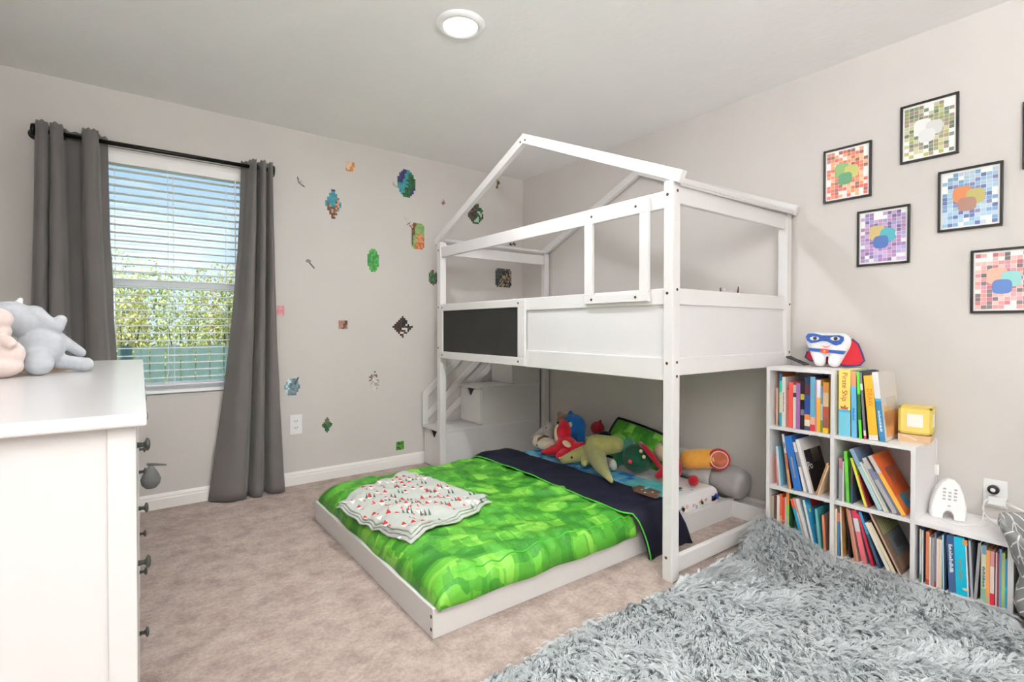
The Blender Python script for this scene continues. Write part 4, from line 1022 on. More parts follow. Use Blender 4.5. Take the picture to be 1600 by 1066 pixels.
    C('blue book with a red top', .011, .011, .20, 0, [(.8, (70, 120, 160)), (.2, (200, 110, 90))], (70, 110, 150))
    C('white magazine with tan cover', .028, .006, .232, 2, [(1, (236, 226, 210))], (196, 140, 90), art=[(.2, .9, .1, .35, (110, 140, 60)), (.3, .6, .5, .7, (190, 120, 60))])
    C('black folder', .056, .009, .2, 4, [(1, (30, 28, 30))], (26, 24, 26), recess=.012)
    C('rust brown magazine', .078, .009, .232, 9, [(1, (198, 130, 96))], (180, 110, 80))
    C('dusty rose magazine', .089, .007, .228, 9, [(1, (206, 150, 140))], (200, 150, 140))
    C('silver and pink sticker book', .112, .020, .232, 11, [(.6, (226, 110, 120)), (.25, (226, 224, 222)), (.15, (214, 60, 90))], (150, 140, 144))
    C('crimson book', .141, .010, .226, 15, [(1, (184, 44, 70))], (170, 36, 60))
    C('dark teal book', .160, .010, .242, 19, [(.6, (52, 84, 106)), (.4, (64, 140, 180))], (40, 70, 100))
    C('white slim hardback leaning left', .193, .014, .205, 25, [(1, (240, 234, 220))], (228, 222, 210), art=[(.0, .95, .82, 1, (196, 40, 44))])
    C('cream book with a brown cover', .223, .013, .212, 26, [(1, (236, 222, 190))], (96, 60, 42))
    C('large nature magazine with striped grass', .252, .007, .262, 26, [(1, (196, 160, 140))], (110, 92, 76), depth=.22, art=[(.1, .98, .62, .95, (160, 160, 106)), (.25, .98, .25, .6, (106, 120, 124)), (.15, .8, .05, .25, (150, 116, 96)), (.4, .7, .35, .5, (90, 70, 84))]+[(.15+.1*k, .19+.1*k, .62, .95, (96, 96, 60)) for k in range(8)])
    # ---- column 3, bottom cube
    g = SY[2]-TH/2
    w = 'in the right-hand low cube'; gr = 'books in the right bottom cube'
    C = lambda d, y, th, h, bands, cover, **k: book(d, g-y, th, h, k.pop('lean', 0), z, bands, cover, w, group=gr, depth=k.pop('depth', .2), **k)
    C('white and blue magazine at the left end', .013, .006, .222, [(.15, (110, 150, 130)), (.45, (200, 204, 214)), (.4, (206, 200, 180))], (80, 86, 130))
    C('cream magazine with dusty blue cover', .0205, .005, .22, [(1, (216, 214, 216))], (110, 112, 140))
    C('rust orange magazine', .034, .011, .218, [(.1, (170, 70, 60)), (.9, (206, 124, 84))], (196, 110, 70))
    C('white slim booklet', .0455, .005, .2, [(1, (232, 226, 220))], (220, 214, 210))
    C('grey magazine', .052, .009, .2, [(1, (152, 152, 150))], (140, 140, 140))
    C('purple-grey magazine', .0615, .006, .222, [(.1, (150, 50, 60)), (.9, (124, 116, 140))], (110, 110, 130))
    C('pale pink notebook', .0685, .008, .2, [(1, (238, 218, 206))], (230, 210, 200))
    C('cream notebook', .077, .009, .2, [(1, (226, 206, 186))], (216, 196, 176))
    C('light blue slim album', .0865, .005, .22, [(1, (150, 206, 230))], (120, 180, 210), lean=1)
    C('black booklet', .0925, .006, .205, [(1, (34, 38, 56))], (30, 34, 52))
    C('navy blue binder with white lettering', .102, .023, .226, [(.42, (66, 94, 136)), (.58, (48, 80, 122))], (40, 66, 104), lean=2.5, txt=(11, .018, .6, (240, 240, 240)))
    cy = C('thick cyan binder with a small orange emblem', .128, .033, .228, [(1, (10, 182, 214))], (10, 150, 186), lean=2.5, txt=(8, .018, .45, (120, 150, 130)))
    x0 = SX0+.012-.0006; 
    MB().prism([(-.147, .226), (-.162, .226), (-.160, .246), (-.152, .25), (-.146, .242)], lambda u, v, q: (x0-.0004*q, cy.location.y+.129+u, v+.006), 0, 1).build('emblem', mat('emblem_orange', (206, 140, 80), .5, var=.05), cy)
    MB().prism([(.010*math.cos(a)-.157, .006*math.sin(a)+.058) for a in [k*.628 for k in range(10)]], lambda u, v, q: (x0-.0004*q, cy.location.y+.129+u, v), 0, 1).build('label_dot', mat('label_cream', (226, 220, 190), .5, var=.05), cy)
    C('thin white sleeve beside the cyan binder', .166, .004, .215, [(1, (236, 236, 236))], (226, 226, 226), lean=2.5)
    C('pale grey magazine', .176, .007, .225, [(1, (170, 176, 182))], (150, 156, 164), lean=2.5)
    C('grey magazine file', .184, .009, .225, [(1, (150, 148, 150))], (60, 58, 60), lean=-3)
    C('beige booklet beside the magazine file', .2, .003, .215, [(1, (190, 180, 160))], (180, 170, 150))
    C('cream and teal workbook', .206, .012, .22, [(.25, (140, 186, 160)), (.6, (206, 210, 180)), (.15, (110, 160, 190))], (196, 196, 170), txt=(12, .012, .45, (20, 110, 120)))
    C('orange workbook', .219, .011, .206, [(.15, (196, 170, 140)), (.85, (234, 160, 90))], (220, 140, 70))
    C('white book with a red foot', .231, .0115, .206, [(.22, (206, 40, 60)), (.5, (232, 214, 210)), (.28, (214, 150, 150))], (206, 120, 120))
    C('thin pale rose book', .246, .004, .206, [(1, (226, 190, 190))], (210, 170, 170))
    C('maroon slim book', .2505, .005, .205, [(1, (140, 60, 76))], (120, 50, 64))
    C('steel blue slim book', .256, .007, .223, [(1, (110, 154, 190))], (90, 130, 170))
    C('yellow-green workbook', .2625, .009, .21, [(1, (176, 196, 120))], (150, 170, 90))
    C('bright blue booklet at the right end', .2725, .005, .19, [(.35, (60, 170, 220)), (.1, (20, 200, 226)), (.55, (70, 160, 206))], (40, 140, 200))
    # ---- standing on the second column
    w = 'on top of the second shelf column'; gr = 'books on top of the second column'; z = SZ[1]; g = SY[1]-TH/2
    C = lambda d, y, th, h, lean, bands, cover, **k: book(d, g-y, th, h, lean, z, bands, cover, w, group=gr, depth=k.pop('depth', .21), **k)
    pb = C('thick yellow and light blue storybook with red lettering', .014, .047, .305, 0, [(.36, (126, 204, 230)), (.04, (90, 180, 216)), (.6, (244, 220, 116))], (200, 190, 110), recess=-.002, txt=('Pirate Ship', .031, .742, (190, 84, 40)))
    xs = SX0+.012-.002-.0012
    MB().prism([(-.024, .716), (-.050, .714), (-.055, .726), (-.045, .723), (-.040, .736), (-.034, .724), (-.022, .729)], lambda u, v, q: (xs-.0004*q, g+u, v), 0, 1).build('ship_print', mat('ship_red', (196, 100, 70), .6, var=.1), pb)
    C('light blue book with an orange top', .067, .020, .300, 1, [(.78, (112, 186, 226)), (.22, (226, 150, 110))], (90, 150, 196), txt=(7, .014, .35, (40, 110, 190)))
    C('lime green and black book', .097, .011, .300, 2.5, [(.28, (96, 214, 60)), (.38, (40, 110, 36)), (.34, (96, 214, 60))], (30, 28, 34))
    C('slim dark grey book', .116, .009, .298, 4, [(.05, (190, 60, 80)), (.08, (226, 220, 210)), (.6, (120, 114, 128)), (.1, (236, 236, 236)), (.17, (130, 124, 136))], (70, 60, 62))
    C('mustard yellow activity book with orange lettering', .136, .034, .285, 5, [(.08, (244, 240, 226)), (.92, (236, 186, 56))], (120, 84, 66), txt=('DRAW', .026, .66, (226, 116, 40)))
    yb = [(.58, (62, 130, 176)), (.04, (70, 180, 210)), (.38, (240, 238, 240))]
    C('white and blue guide book with a pictured cover', .174, .022, .302, 6, yb, (206, 200, 194), txt=(12, .013, .3, (235, 240, 244)), art=[(.1, .95, .05, .42, (206, 150, 96)), (.3, .9, .42, .62, (190, 182, 170)), (.1, .4, .2, .5, (214, 166, 110))])
fill()

# ---- things on the shelf tops
def on_shelf():
    z = SZ[0]
    wh = mat('tooth_cloth', (240, 240, 242), .85, var=.02, bump=.15, bscale=200); bl = mat('tooth_blue', (46, 84, 156), .8, var=.05); rd = mat('cape_red', (190, 30, 46), .8, var=.06)
    t = thing('tooth_pillow', 'white tooth-shaped plush with blue eye mask, belt and red cape', 'plush toy', (-.11, -2.62, z))
    O = Vector((-.105, -2.615, z)); U = Vector((.12, -1, 0)).normalized(); V = Vector((.14, 0, 1)).normalized(); N = U.cross(V); N = -N if N.x > 0 else N
    def f(u, v, n): return O+U*u+V*v+N*n
    b = MB()
    for a, c, r0, r1 in (((-.060, .135), (.052, .130), .044, .046), ((-.052, .12), (-.034, .030), .045, .026), ((.05, .12), (.030, .030), .046, .027), ((-.04, .10), (.04, .10), .044, .044)):
        A = f(*a, 0); Cc = f(*c, 0); n = 10
        for i in range(n+1):
            q = i/n; r = r0+(r1-r0)*q; Mx = basis(Vector((0, 0, 0)), U, V).to_3x3()
            b.ball(A.lerp(Cc, q), (r, r, .036), Mx)
    plush('tooth', b, wh, t, vox=.004, smooth=5)
    def patch(name, poly, n0, m, par=t): return MB().prism(poly, lambda u, v, q: f(u, v, n0+.0016*q), 0, 1).build(name, m, par)
    mk = [(-.096, .150), (-.086, .166), (-.06, .168), (-.02, .158), (.02, .158), (.052, .160), (.072, .152), (.074, .135), (.062, .115), (.04, .108), (.02, .118), (.002, .128), (-.02, .130), (-.045, .122), (-.07, .118), (-.088, .130)]
    mko = patch('mask', mk, .0365, bl)
    for s, u in ((-1, -.055), (1, .036)):
        ew = patch('eye', [(u+.021*math.cos(a), .142+.010*math.sin(a)) for a in [k*.524 for k in range(12)]], .0384, M_PLASTIC, mko)
        patch('pupil', [(u+.003+.009*math.cos(a), .142+.009*math.sin(a)) for a in [k*.524 for k in range(12)]], .0402, M_INK, mko)
    patch('smile', [(-.022, .108), (-.008, .104), (.008, .104), (.02, .110), (.008, .098), (-.006, .096)], .0375, mat('smile_pink', (226, 120, 130), .8, var=.04))
    belt = patch('belt', [(-.082, .094), (.086, .082), (.078, .066), (-.076, .079)], .0372, bl)
    patch('buckle', [(-.024, .091), (.012, .088), (.012, .068), (-.022, .072)], .0392, mat('buckle_red', (196, 50, 44), .6, var=.05), belt)
    patch('buckle_star', [(-.006+(.008 if k % 2 else .0035)*math.cos(k*.628+1.57), .0795+(.008 if k % 2 else .0035)*math.sin(k*.628+1.57)) for k in range(10)], .0410, mat('star_gold', (232, 180, 60), .5, var=.03), belt)
    cape = [(-.06, .12), (-.10, .08), (-.108, .05), (-.085, .034), (-.04, .03), (.03, .022), (.08, .016), (.13, .022), (.148, .045), (.138, .075), (.128, .10), (.118, .125), (.092, .15), (.06, .13)]
    co = MB().prism(cape, lambda u, v, q: f(u, v, -.026-.004*q+.006*math.sin(u*40)), 0, 1).build('cape', rd, t)
    pts = [f(u, v, -.028+.006*math.sin(u*40)) for u, v in cape]
    MB().tube(pts[1:13], .0045, 6).build('cape_edge', mat('cape_navy', (62, 56, 108), .8, var=.05), co, smooth=True)
    # remote
    t = thing('black_remote', 'slim black remote control on top of the tall shelf column', 'remote', (-.12, -2.475, z))
    R = basis((-.12, -2.470, z+.026), Vector((-.62, -.5, -.20)).normalized(), Vector((.62, -.78, 0)).normalized())
    X = Vector((-.04, -.115, -.036)).normalized(); Yv = X.cross(Vector((0, 0, 1))).normalized()
    R = basis((-.085, -2.463, z+.0265), X, Yv)
    MB().mbox(R, .125, .036, .009).build('case', mat('remote_black', (52, 50, 50), .4, var=.06), t, bevel=.004)
    for k in range(5):
        M = R @ Matrix.Translation((-.05+k*.022, 0, -.0055 if (R.to_3x3() @ Vector((0, 0, 1))).z < 0 else .0055)); MB().mbox(M, .010, .018, .0015).build('button', M_INK, t)
    # yellow cube lamp on a small cardboard box
    z = SZ[1]; yel = mat('block_yellow', (226, 202, 110), .4, var=.02); yel2 = mat('block_edge', (206, 180, 84), .5, var=.02)
    t = thing('yellow_cube_lamp', 'pale yellow cube lamp with plain white panels on the shelf', 'lamp', (-.12, -2.965, z+.034))
    ang = math.radians(8)
    R = basis((-.115, -2.984, z+.034+.060), (math.cos(ang), math.sin(ang), 0), (-math.sin(ang), math.cos(ang), 0))
    s = .116
    MB().mbox(R, s-.012, s-.012, s).mbox(R, s, s-.012, s-.012).mbox(R, s-.012, s, s-.012).build('housing', yel, t, bevel=.002)
    fr = MB()
    for a in (-1, 1):
        for b_ in (-1, 1):
            for ax in range(3):
                p = [0, 0, 0]; p[ax] = 0; q = [i for i in range(3) if i != ax]; p[q[0]] = a*(s/2-.004); p[q[1]] = b_*(s/2-.004)
                sz = [.009]*3; sz[ax] = s+.001
                fr.mbox(R @ Matrix.Translation(p), *sz)
    fr.build('edge_frame', yel2, t)
    for ax, sg in ((0, -1), (1, -1)):
        p = [0, 0, 0]; p[ax] = sg*(s/2+.0004); sz = [.056]*3; sz[ax] = .002
        MB().mbox(R @ Matrix.Translation(p), *sz).build('light_panel', mat('lamp_panel', (246, 244, 236), .4, var=.02), t, bevel=.0005)
    kb = mat('kraft', (206, 172, 132)); 
    t = thing('small_cardboard_box', 'small kraft cardboard box with a curved white line, under the yellow cube lamp', 'box', (-.12, -2.965, z))
    R2 = basis((-.118, -2.982, z+.0165), (math.cos(ang), math.sin(ang), 0), (-math.sin(ang), math.cos(ang), 0))
    MB().mbox(R2, .125, .112, .032).build('carton', kb, t, bevel=.001)
    MB().tube([R2 @ Vector((-.0632, .04-.05*k/8, .008-.014*(k/8)**2)) for k in range(9)], .0014, 6).build('curved_mark', M_PLASTIC, t)
    # baby monitor station
    z = SZ[2]
    t = thing('white_monitor_unit', 'white egg-shaped monitor base with arched foot on the low shelf', 'monitor', (-.13, -3.105, z))
    O = Vector((-.165, -3.105, z)); V = Vector((.22, 0, 1)).normalized(); U = Vector((.35, -1, 0)).normalized(); N = -(U.cross(V)).normalized(); N = N if N.x < 0 else -N
    def f(u, v, n): return O+U*u+V*v+N*n
    out = [(-.020, 0), (-.056, 0), (-.060, .02), (-.058, .06), (-.048, .105), (-.032, .145), (-.014, .165), (0, .170), (.014, .165), (.032, .145), (.048, .105), (.058, .06), (.060, .02), (.056, 0), (.020, 0), (.017, .018), (.009, .030), (0, .033), (-.009, .030), (-.017, .018)]
    mbx = MB(); c = (0, .075)
    def ring(sc, n):
        P_ = [f(c[0]+(u-c[0])*sc, max(0, c[1]+(v-c[1])*sc) if v > .001 else v, n) for u, v in out]
        return [Vector((p.x, p.y, max(p.z, z+.0005) if out[i_][1] < .001 else max(p.z, z+.001))) for i_, p in enumerate(P_)]
    mbx.rings([ring(.99, -.075), ring(1, -.06), ring(1, -.008), ring(.965, .004), ring(.90, .009)])
    mbx.build('casing', M_PLASTIC, t, smooth=False, bevel=.003)
    gm = mat('grey_buttons', (176, 176, 176), .5, var=.03)
    for i in range(3):
        for j in range(4):
            if j == 3 and i == 1: continue
            u = (i-1)*.018; v = .082+j*.014
            MB().mbox(basis(f(u, v, .0095), U, V), .010, .007, .003).build('button', gm, t, bevel=.001)
    MB().ball(f(0, .055, .009), (.006, .006, .003), seg=10).build('indicator', gm, t)
    # cords
    wc = mat('cord_white', (238, 238, 236), .5, var=.01)
    o = thing('lamp_cord', 'white lamp cord with inline switch hanging down the shelf side', 'cord', (-.03, -3.03, SZ[2]))
    pts = [(-.03, -3.008, .597), (-.022, -3.0275, .592), (-.02, -3.032, .575), (-.02, -3.031, .50), (-.02, -3.032, .45), (-.02, -3.030, .39), (-.03, -3.032, .33), (-.06, -3.034, .296), (-.12, -3.05, .2905), (-.2, -3.10, .2895), (-.21, -3.16, .2895), (-.13, -3.2, .2905), (-.05, -3.195, .31), (-.015, -3.19, .35), (-.004, -3.195, .372)]
    sm = []
    for i in range(len(pts)-1):
        a, b_, c_, d = [Vector(pts[min(max(i+k, 0), len(pts)-1)]) for k in (-1, 0, 1, 2)]
        for k in range(6):
            u = k/6; sm.append(.5*((2*b_)+(c_-a)*u+(2*a-5*b_+4*c_-d)*u*u+(3*b_-a-3*c_+d)*u**3))
    MB().tube(sm, .0022, 8).build('cable', wc, o, smooth=True)
    MB().box(-.029, -.011, -3.041, -3.023, .43, .478).build('inline_switch', wc, o, bevel=.004)
    o = thing('monitor_cord', 'white monitor cord lying in loops on the low shelf top', 'cord', (-.15, -3.15, SZ[2]))
    MB().tube([(-.11+.085*math.cos(a)*(1+.1*math.sin(3*a)), -3.165+.055*math.sin(a), .2885+.001*math.sin(a*2)) for a in [k*.2 for k in range(-4, 28)]], .0018, 6).build('cable', wc, o, smooth=True)
    # outlet with plugs
    t = thing('wall_outlet', 'white wall outlet with a plugged-in grey adapter above the low shelf', 'outlet', (XW, -3.221, .39))
    MB().box(XW-.006, XW, -3.260, -3.183, .332, .448).build('plate', M_PLASTIC, t, bevel=.002)
    for zz in (.37, .412): MB().lathe([(.017, 0), (.017, .002)], (XW-.006, -3.221, zz), 20, axis=(-1, 0, 0)).build('socket', M_PLASTIC, t)
    p = thing('grey_plug_adapter', 'round grey and black plug adapter in the upper socket', 'plug', (XW-.03, -3.215, .412))
    MB().lathe([(.014, 0), (.018, .012), (.019, .03)], (XW-.008, -3.221, .413), 20, axis=(-1, 0, 0)).build('body', mat('plug_grey', (140, 140, 140), .4, var=.05), p, smooth=True)
    MB().lathe([(.019, .03), (.018, .037), (.010, .039)], (XW-.008, -3.221, .413), 20, axis=(-1, 0, 0)).build('rim', M_INK, p, smooth=True)
    MB().lathe([(.009, .0388), (.006, .040)], (XW-.008, -3.221, .413), 16, axis=(-1, 0, 0)).build('port', M_PLASTIC, p, smooth=True)
    p = thing('white_charger', 'white square charger in the lower socket with a white cable', 'plug', (XW-.03, -3.235, .362))
    MB().box(XW-.045, XW-.0085, -3.262, -3.205, .350, .384).build('body', M_PLASTIC, p, bevel=.004)
    MB().tube([(XW-.04, -3.265, .366), (-.05, -3.30, .36), (-.06, -3.35, .345), (-.06, -3.40, .32)], .005, 8).build('cable', wc, p, smooth=True)
    o = thing('phone_cable', 'thin white cable looping from the outlet down to the shelf', 'cord', (-.03, -3.2, .3))
    MB().tube([(-.036, -3.205, .372), (-.05, -3.198, .36), (-.055, -3.193, .335), (-.05, -3.2, .31), (-.06, -3.22, .292), (-.1, -3.25, .2885)], .0022, 8).build('cable', wc, o, smooth=True)
on_shelf()

def hamper():
    t = thing('fabric_basket', 'grey fabric basket printed with white chevrons beside the low shelf', 'basket', (-.22, -3.53, 0))
    m = bpy.data.materials.new('chevron_cloth'); m.use_nodes = True; nt = m.node_tree; n = nt.nodes; l = nt.links; b = n['Principled BSDF']
    tc = n.new('ShaderNodeTexCoord'); sp = n.new('ShaderNodeSeparateXYZ'); l.new(tc.outputs['UV'], sp.inputs[0])
    def mth(op, a, b_=None):
        q = n.new('ShaderNodeMath'); q.operation = op
        for i, v in enumerate((a, b_)):
            if v is None: continue
            if isinstance(v, (int, float)): q.inputs[i].default_value = v
            else: l.new(v, q.inputs[i])
        return q.outputs[0]
    u = mth('MULTIPLY', sp.outputs[0], 12.0); v = mth('MULTIPLY', sp.outputs[1], 13.0)
    fu = mth('FRACT', u); tri = mth('ABSOLUTE', mth('SUBTRACT', fu, .5))
    w = mth('FRACT', mth('ADD', v, mth('MULTIPLY', tri, 2.2)))
    ln = mth('MAXIMUM', mth('LESS_THAN', w, .13), mth('LESS_THAN', tri, .03))
    mx = n.new('ShaderNodeMixRGB'); mx.inputs[1].default_value = lin((136, 137, 138))+(1,); mx.inputs[2].default_value = lin((228, 226, 222))+(1,)
    l.new(ln, mx.inputs[0]); l.new(mx.outputs[0], b.inputs['Base Color']); b.inputs['Roughness'].default_value = .9
    c = Vector((-.235, -3.535, 0)); NS = 64; prof = [(.17, .004), (.20, .02), (.225, .06), (.22, .12), (.20, .17), (.222, .22), (.245, .27), (.262, .32), (.258, .345), (.245, .335), (.235, .30), (.20, .2), (.18, .1), (.17, .02)]
    rows = []
    for k, (r, h) in enumerate(prof):
        row = []
        for j in range(NS):
            a = 2*math.pi*j/NS
            rr = min(r, .34)*(1+.06*nz(math.cos(a)*2, math.sin(a)*2, h*9))+.006*math.sin(a*11+h*30)
            x = c.x+rr*math.cos(a); y = c.y+rr*math.sin(a)
            hh = h+.016
            if hh < .31 and x > SX0-.006: y = min(y, SY[3]-.004)
            row.append((min(x, XW-.02), y, hh+(.03*nz(math.cos(a)*1.3, math.sin(a)*1.3, 5) if h > .2 else 0)))
        rows.append(row)
    mb = MB(); mb.rings(rows, cap=True); o = mb.build('bag', m, t, smooth=True)
    uv = o.data.uv_layers.new(name='UVMap')
    for p in o.data.polygons:
        us = []
        for li in p.loop_indices:
            q = o.data.vertices[o.data.loops[li].vertex_index].co
            us.append((li, math.atan2(q.y-c.y, q.x-c.x)/(2*math.pi)+.5, q.z*1.6))
        mxu = max(x[1] for x in us)
        for li, a, b_ in us: uv.data[li].uv = (a+1 if mxu-a > .5 else a, b_)
    # toy poking out
    t2 = thing('black_tan_toy', 'black and tan wooden toy poking out of the fabric basket', 'toy', (-.2, -3.5, .3))
    MB().lathe([(.09, 0), (.10, .02), (.10, .03), (.09, .05)], (-.22, -3.50, .305), 24, axis=(-.7, .3, .55)).build('disc', mat('toy_black', (58, 54, 50), .5, var=.08), t2, smooth=True)
    MB().lathe([(.060, .05), (.064, .056), (.01, .058)], (-.22, -3.50, .305), 24, axis=(-.7, .3, .55)).build('tan_centre', mat('toy_tan', (222, 190, 146), .6, var=.05), t2)
hamper()

# ================================================================== WALL DECALS AND POSTERS
def wall_outlet():
    t = thing('outlet_plate', 'white wall outlet low on the window wall right of the curtain', 'outlet', (-1.98, 0, .416))
    MB().box(-2.018, -1.938, -.006, 0, .350, .484).build('plate', M_PLASTIC, t, bevel=.002)
    for z in (.395, .440):
        s = MB().box(-1.995, -1.961, -.0075, -.006, z-.015, z+.015).build('socket', M_PLASTIC, t, bevel=.003)
        MB().box(-1.987, -1.984, -.008, -.0074, z-.004, z+.007).box(-1.972, -1.969, -.008, -.0074, z-.004, z+.007).box(-1.980, -1.976, -.008, -.0074, z-.011, z-.007).build('slot', M_SLOT, s)
wall_outlet()
DM = attr_mat('sticker_print', .55)
def inside(poly, x, y):
    c = False; n = len(poly)
    for i in range(n):
        (x1, y1), (x2, y2) = poly[i], poly[(i+1) % n]
        if (y1 > y) != (y2 > y) and x < (x2-x1)*(y-y1)/(y2-y1)+x1: c = not c
    return c
def decal(desc, x0, x1, z0, z1, zones, poly=None, cell=None, seed=0):
    """flat sticker: a patchwork of small colour cells inside an outline; zones = [(v0,v1,[colours])]"""
    allc = [q for a, b, q in zones]; shapes = [[(.5+.5*math.cos(k*.314), .5+.5*math.sin(k*.314)) for k in range(20)], [(.5, 0), (1, .5), (.5, 1), (0, .5)], [(.15, 0), (.85, 0), (1, .15), (1, .85), (.85, 1), (.15, 1), (0, .85), (0, .15)]]
    if poly is not None and len(poly) > 7: poly = shapes[seed % 3]
    r = random.Random(seed); t = thing('wall_sticker', desc, 'sticker', ((x0+x1)/2, 0, z0), 'stickers on the window wall')
    w = x1-x0; h = z1-z0; c = cell or max(.009, min(w, h)/7); nx = max(2, round(w/c)); ny = max(2, round(h/c)); mb = MB()
    for i in range(nx):
        for j in range(ny):
            u = (i+.5)/nx; v = (j+.5)/ny
            if poly and not inside(poly, u, v): continue
            d = (u*.62+(1-v)*.5+.16*math.sin(6*u+seed)) % 1.0
            cols = allc[int(d*len(allc)) % len(allc)]
            mb.box(x0+w*i/nx, x0+w*(i+1)/nx, -.0012, -.0001, z0+h*j/ny, z0+h*(j+1)/ny, r.choice(cols))
    mb.build('print', DM, t); return t
def decals():
    oct_ = [(.3, 0), (.7, 0), (1, .3), (1, .7), (.7, 1), (.3, 1), (0, .7), (0, .3)]
    teal = [(62, 150, 160), (52, 132, 146)]; ind = [(62, 56, 110), (52, 48, 96)]; br = [(96, 66, 52), (120, 84, 64)]; gr = [(62, 150, 70), (48, 128, 58), (84, 170, 86)]; dg = [(34, 92, 50), (28, 78, 46), (44, 106, 60)]
    zig = [(.3, 0), (1, 0), (.95, .55), (1, .78), (.5, .8), (.2, 1), (0, 1), (.25, .62), (.1, .45), (.45, .4), (.1, .12)]
    decal('tall teal, indigo and brown sticker nearest the curtain top', -1.775, -1.661, 1.851, 2.089, [(0, .38, ind), (.38, .66, teal), (.66, .8, br+[(196, 150, 120)]), (.8, 1, [(90, 160, 180), (60, 110, 130)])], zig, cell=.014, seed=1)
    decal('small tan square sticker high on the wall', -1.628, -1.562, 2.226, 2.296, [(0, .45, [(226, 198, 170), (214, 184, 156)]), (.45, 1, [(206, 140, 80), (192, 126, 70)])], cell=.011, seed=2)
    cross = [(.3, 0), (.7, 0), (.7, .5), (1, .48), (1, .68), (.7, .74), (.7, 1), (.3, 1), (.3, .74), (0, .72), (0, .55), (.3, .58)]
    decal('large dark green, teal and indigo sticker near the ceiling', -1.225, -1.072, 2.107, 2.322, [(0, .4, ind), (.4, .55, teal), (.55, .74, teal+dg), (.74, 1, dg)], cross, cell=.015, seed=3)
    decal('small outlined brown sticker left of the bed gable', -.848, -.794, 2.09, 2.138, [(0, 1, [(130, 96, 84), (196, 184, 176), (104, 74, 66)])], oct_, cell=.008, seed=4)
    decal('rust, lime and brown mosaic sticker left of the bed post', -1.105, -.995, 1.709, 1.915, [(0, .33, br), (.33, .66, [(124, 160, 90), (140, 176, 104)]), (.66, 1, [(190, 108, 60), (214, 150, 110)])], [(.1, 0), (.75, 0), (.8, .35), (1, .4), (.9, .75), (.7, 1), (.1, 1), (0, .6)], cell=.014, seed=5)
    decal('green tall mosaic sticker in the wall middle', -1.466, -1.376, 1.504, 1.677, [(0, 1, gr)], [(.1, 0), (.9, 0), (.95, .25), (.75, .3), (.8, 1), (.15, 1), (.2, .3), (0, .25)], cell=.013, seed=6)
    decal('dark green and brown badge sticker beside the far bed post', -.954, -.872, 1.428, 1.553, [(0, .3, [(120, 60, 50), (226, 222, 214)]), (.3, .7, [(60, 96, 66), (90, 130, 90)]), (.7, 1, [(70, 44, 36), (90, 60, 48)])], [(.5, 0), (1, .2), (1, .8), (.7, 1), (.3, 1), (0, .8), (0, .2)], cell=.012, seed=7)
    decal('small pink square sticker touching the curtain', -2.098, -2.051, 1.167, 1.232, [(0, 1, [(222, 150, 154), (210, 136, 142), (228, 166, 168)])], cell=.012, seed=8)
    decal('small brown square sticker at mid height', -1.682, -1.617, 1.075, 1.136, [(0, .6, [(150, 106, 88), (170, 126, 108)]), (.6, 1, [(96, 62, 48), (82, 52, 42)])], cell=.0105, seed=9)
    decal('black, white and brown mosaic sticker beside the chalkboard', -1.268, -1.096, 1.005, 1.175, [(0, .35, [(52, 36, 32), (70, 50, 44)]), (.35, 1, [(40, 34, 34), (220, 214, 210), (90, 70, 64), (30, 28, 30)])], [(0, 0), (.25, .05), (.35, .35), (.5, 0), (.62, .05), (.65, .3), (.85, .02), (1, .1), (.95, .85), (.4, .85), (.35, 1), (.05, 1), (.1, .5)], cell=.015, seed=10)
    hx = decal('blue-grey badge sticker with a dark bar above the outlet', -2.053, -1.950, .619, .735, [(0, .3, [(214, 226, 228), (120, 170, 184)]), (.3, 1, [(110, 140, 150), (86, 112, 124), (140, 150, 156)])], [(.3, 0), (.75, 0), (1, .5), (.75, 1), (.3, 1), (0, .5)], cell=.011, seed=11)
    MB().beam((-1.985, -.0014, .69), (-1.960, -.0014, .742), .001, .011, up=(1, 0, 0)).build('bar_print', mat('sticker_slate', (70, 84, 96), .6, var=.05), hx)
    decal('white and grey outlined sticker low on the wall', -1.455, -1.377, .606, .756, [(0, .25, [(120, 96, 84), (206, 200, 194)]), (.25, 1, [(222, 216, 210), (206, 200, 196), (170, 160, 154)])], [(.05, 0), (.35, 0), (.45, .4), (.55, .02), (.9, .05), (1, .7), (.85, 1), (.15, 1), (0, .7)], cell=.013, seed=12)
    decal('dark green sticker with a tan rounded foot above the baseboard', -1.802, -1.73, .334, .444, [(0, .25, [(130, 110, 90), (90, 110, 70)]), (.25, 1, dg+[(50, 120, 62)])], [(.3, 0), (.7, 0), (1, .22), (.9, .32), (.9, .8), (.7, .8), (.7, 1), (.3, 1), (.3, .8), (.1, .8), (.1, .32), (0, .22)], cell=.011, seed=13)
    decal('small bright green square sticker just above the baseboard', -1.238, -1.173, .13, .195, [(0, 1, [(70, 140, 40), (50, 110, 34), (92, 160, 56), (36, 80, 28)])], cell=.013, seed=14)
    decal('green and brown patchwork sticker inside the bed gable', -.583, -.426, 1.977, 2.152, [(0, .5, [(86, 74, 66), (60, 52, 48), (120, 104, 92)]), (.5, 1, [(44, 110, 62), (36, 88, 52), (190, 200, 180)])], [(.35, 0), (.75, 0), (.6, .3), (1, .45), (1, .75), (.75, 1), (.5, 1), (.35, .6), (0, .55), (.1, .2)], cell=.016, seed=15)
    decal('tiny brown and olive sticker near the room corner', -.304, -.245, 2.317, 2.402, [(0, .5, [(150, 136, 80), (176, 160, 110)]), (.5, 1, [(96, 80, 62), (120, 100, 80)])], [(.1, 0), (.7, 0), (.7, .45), (1, .7), (.6, 1), (.2, .9), (.4, .5)], cell=.012, seed=16)
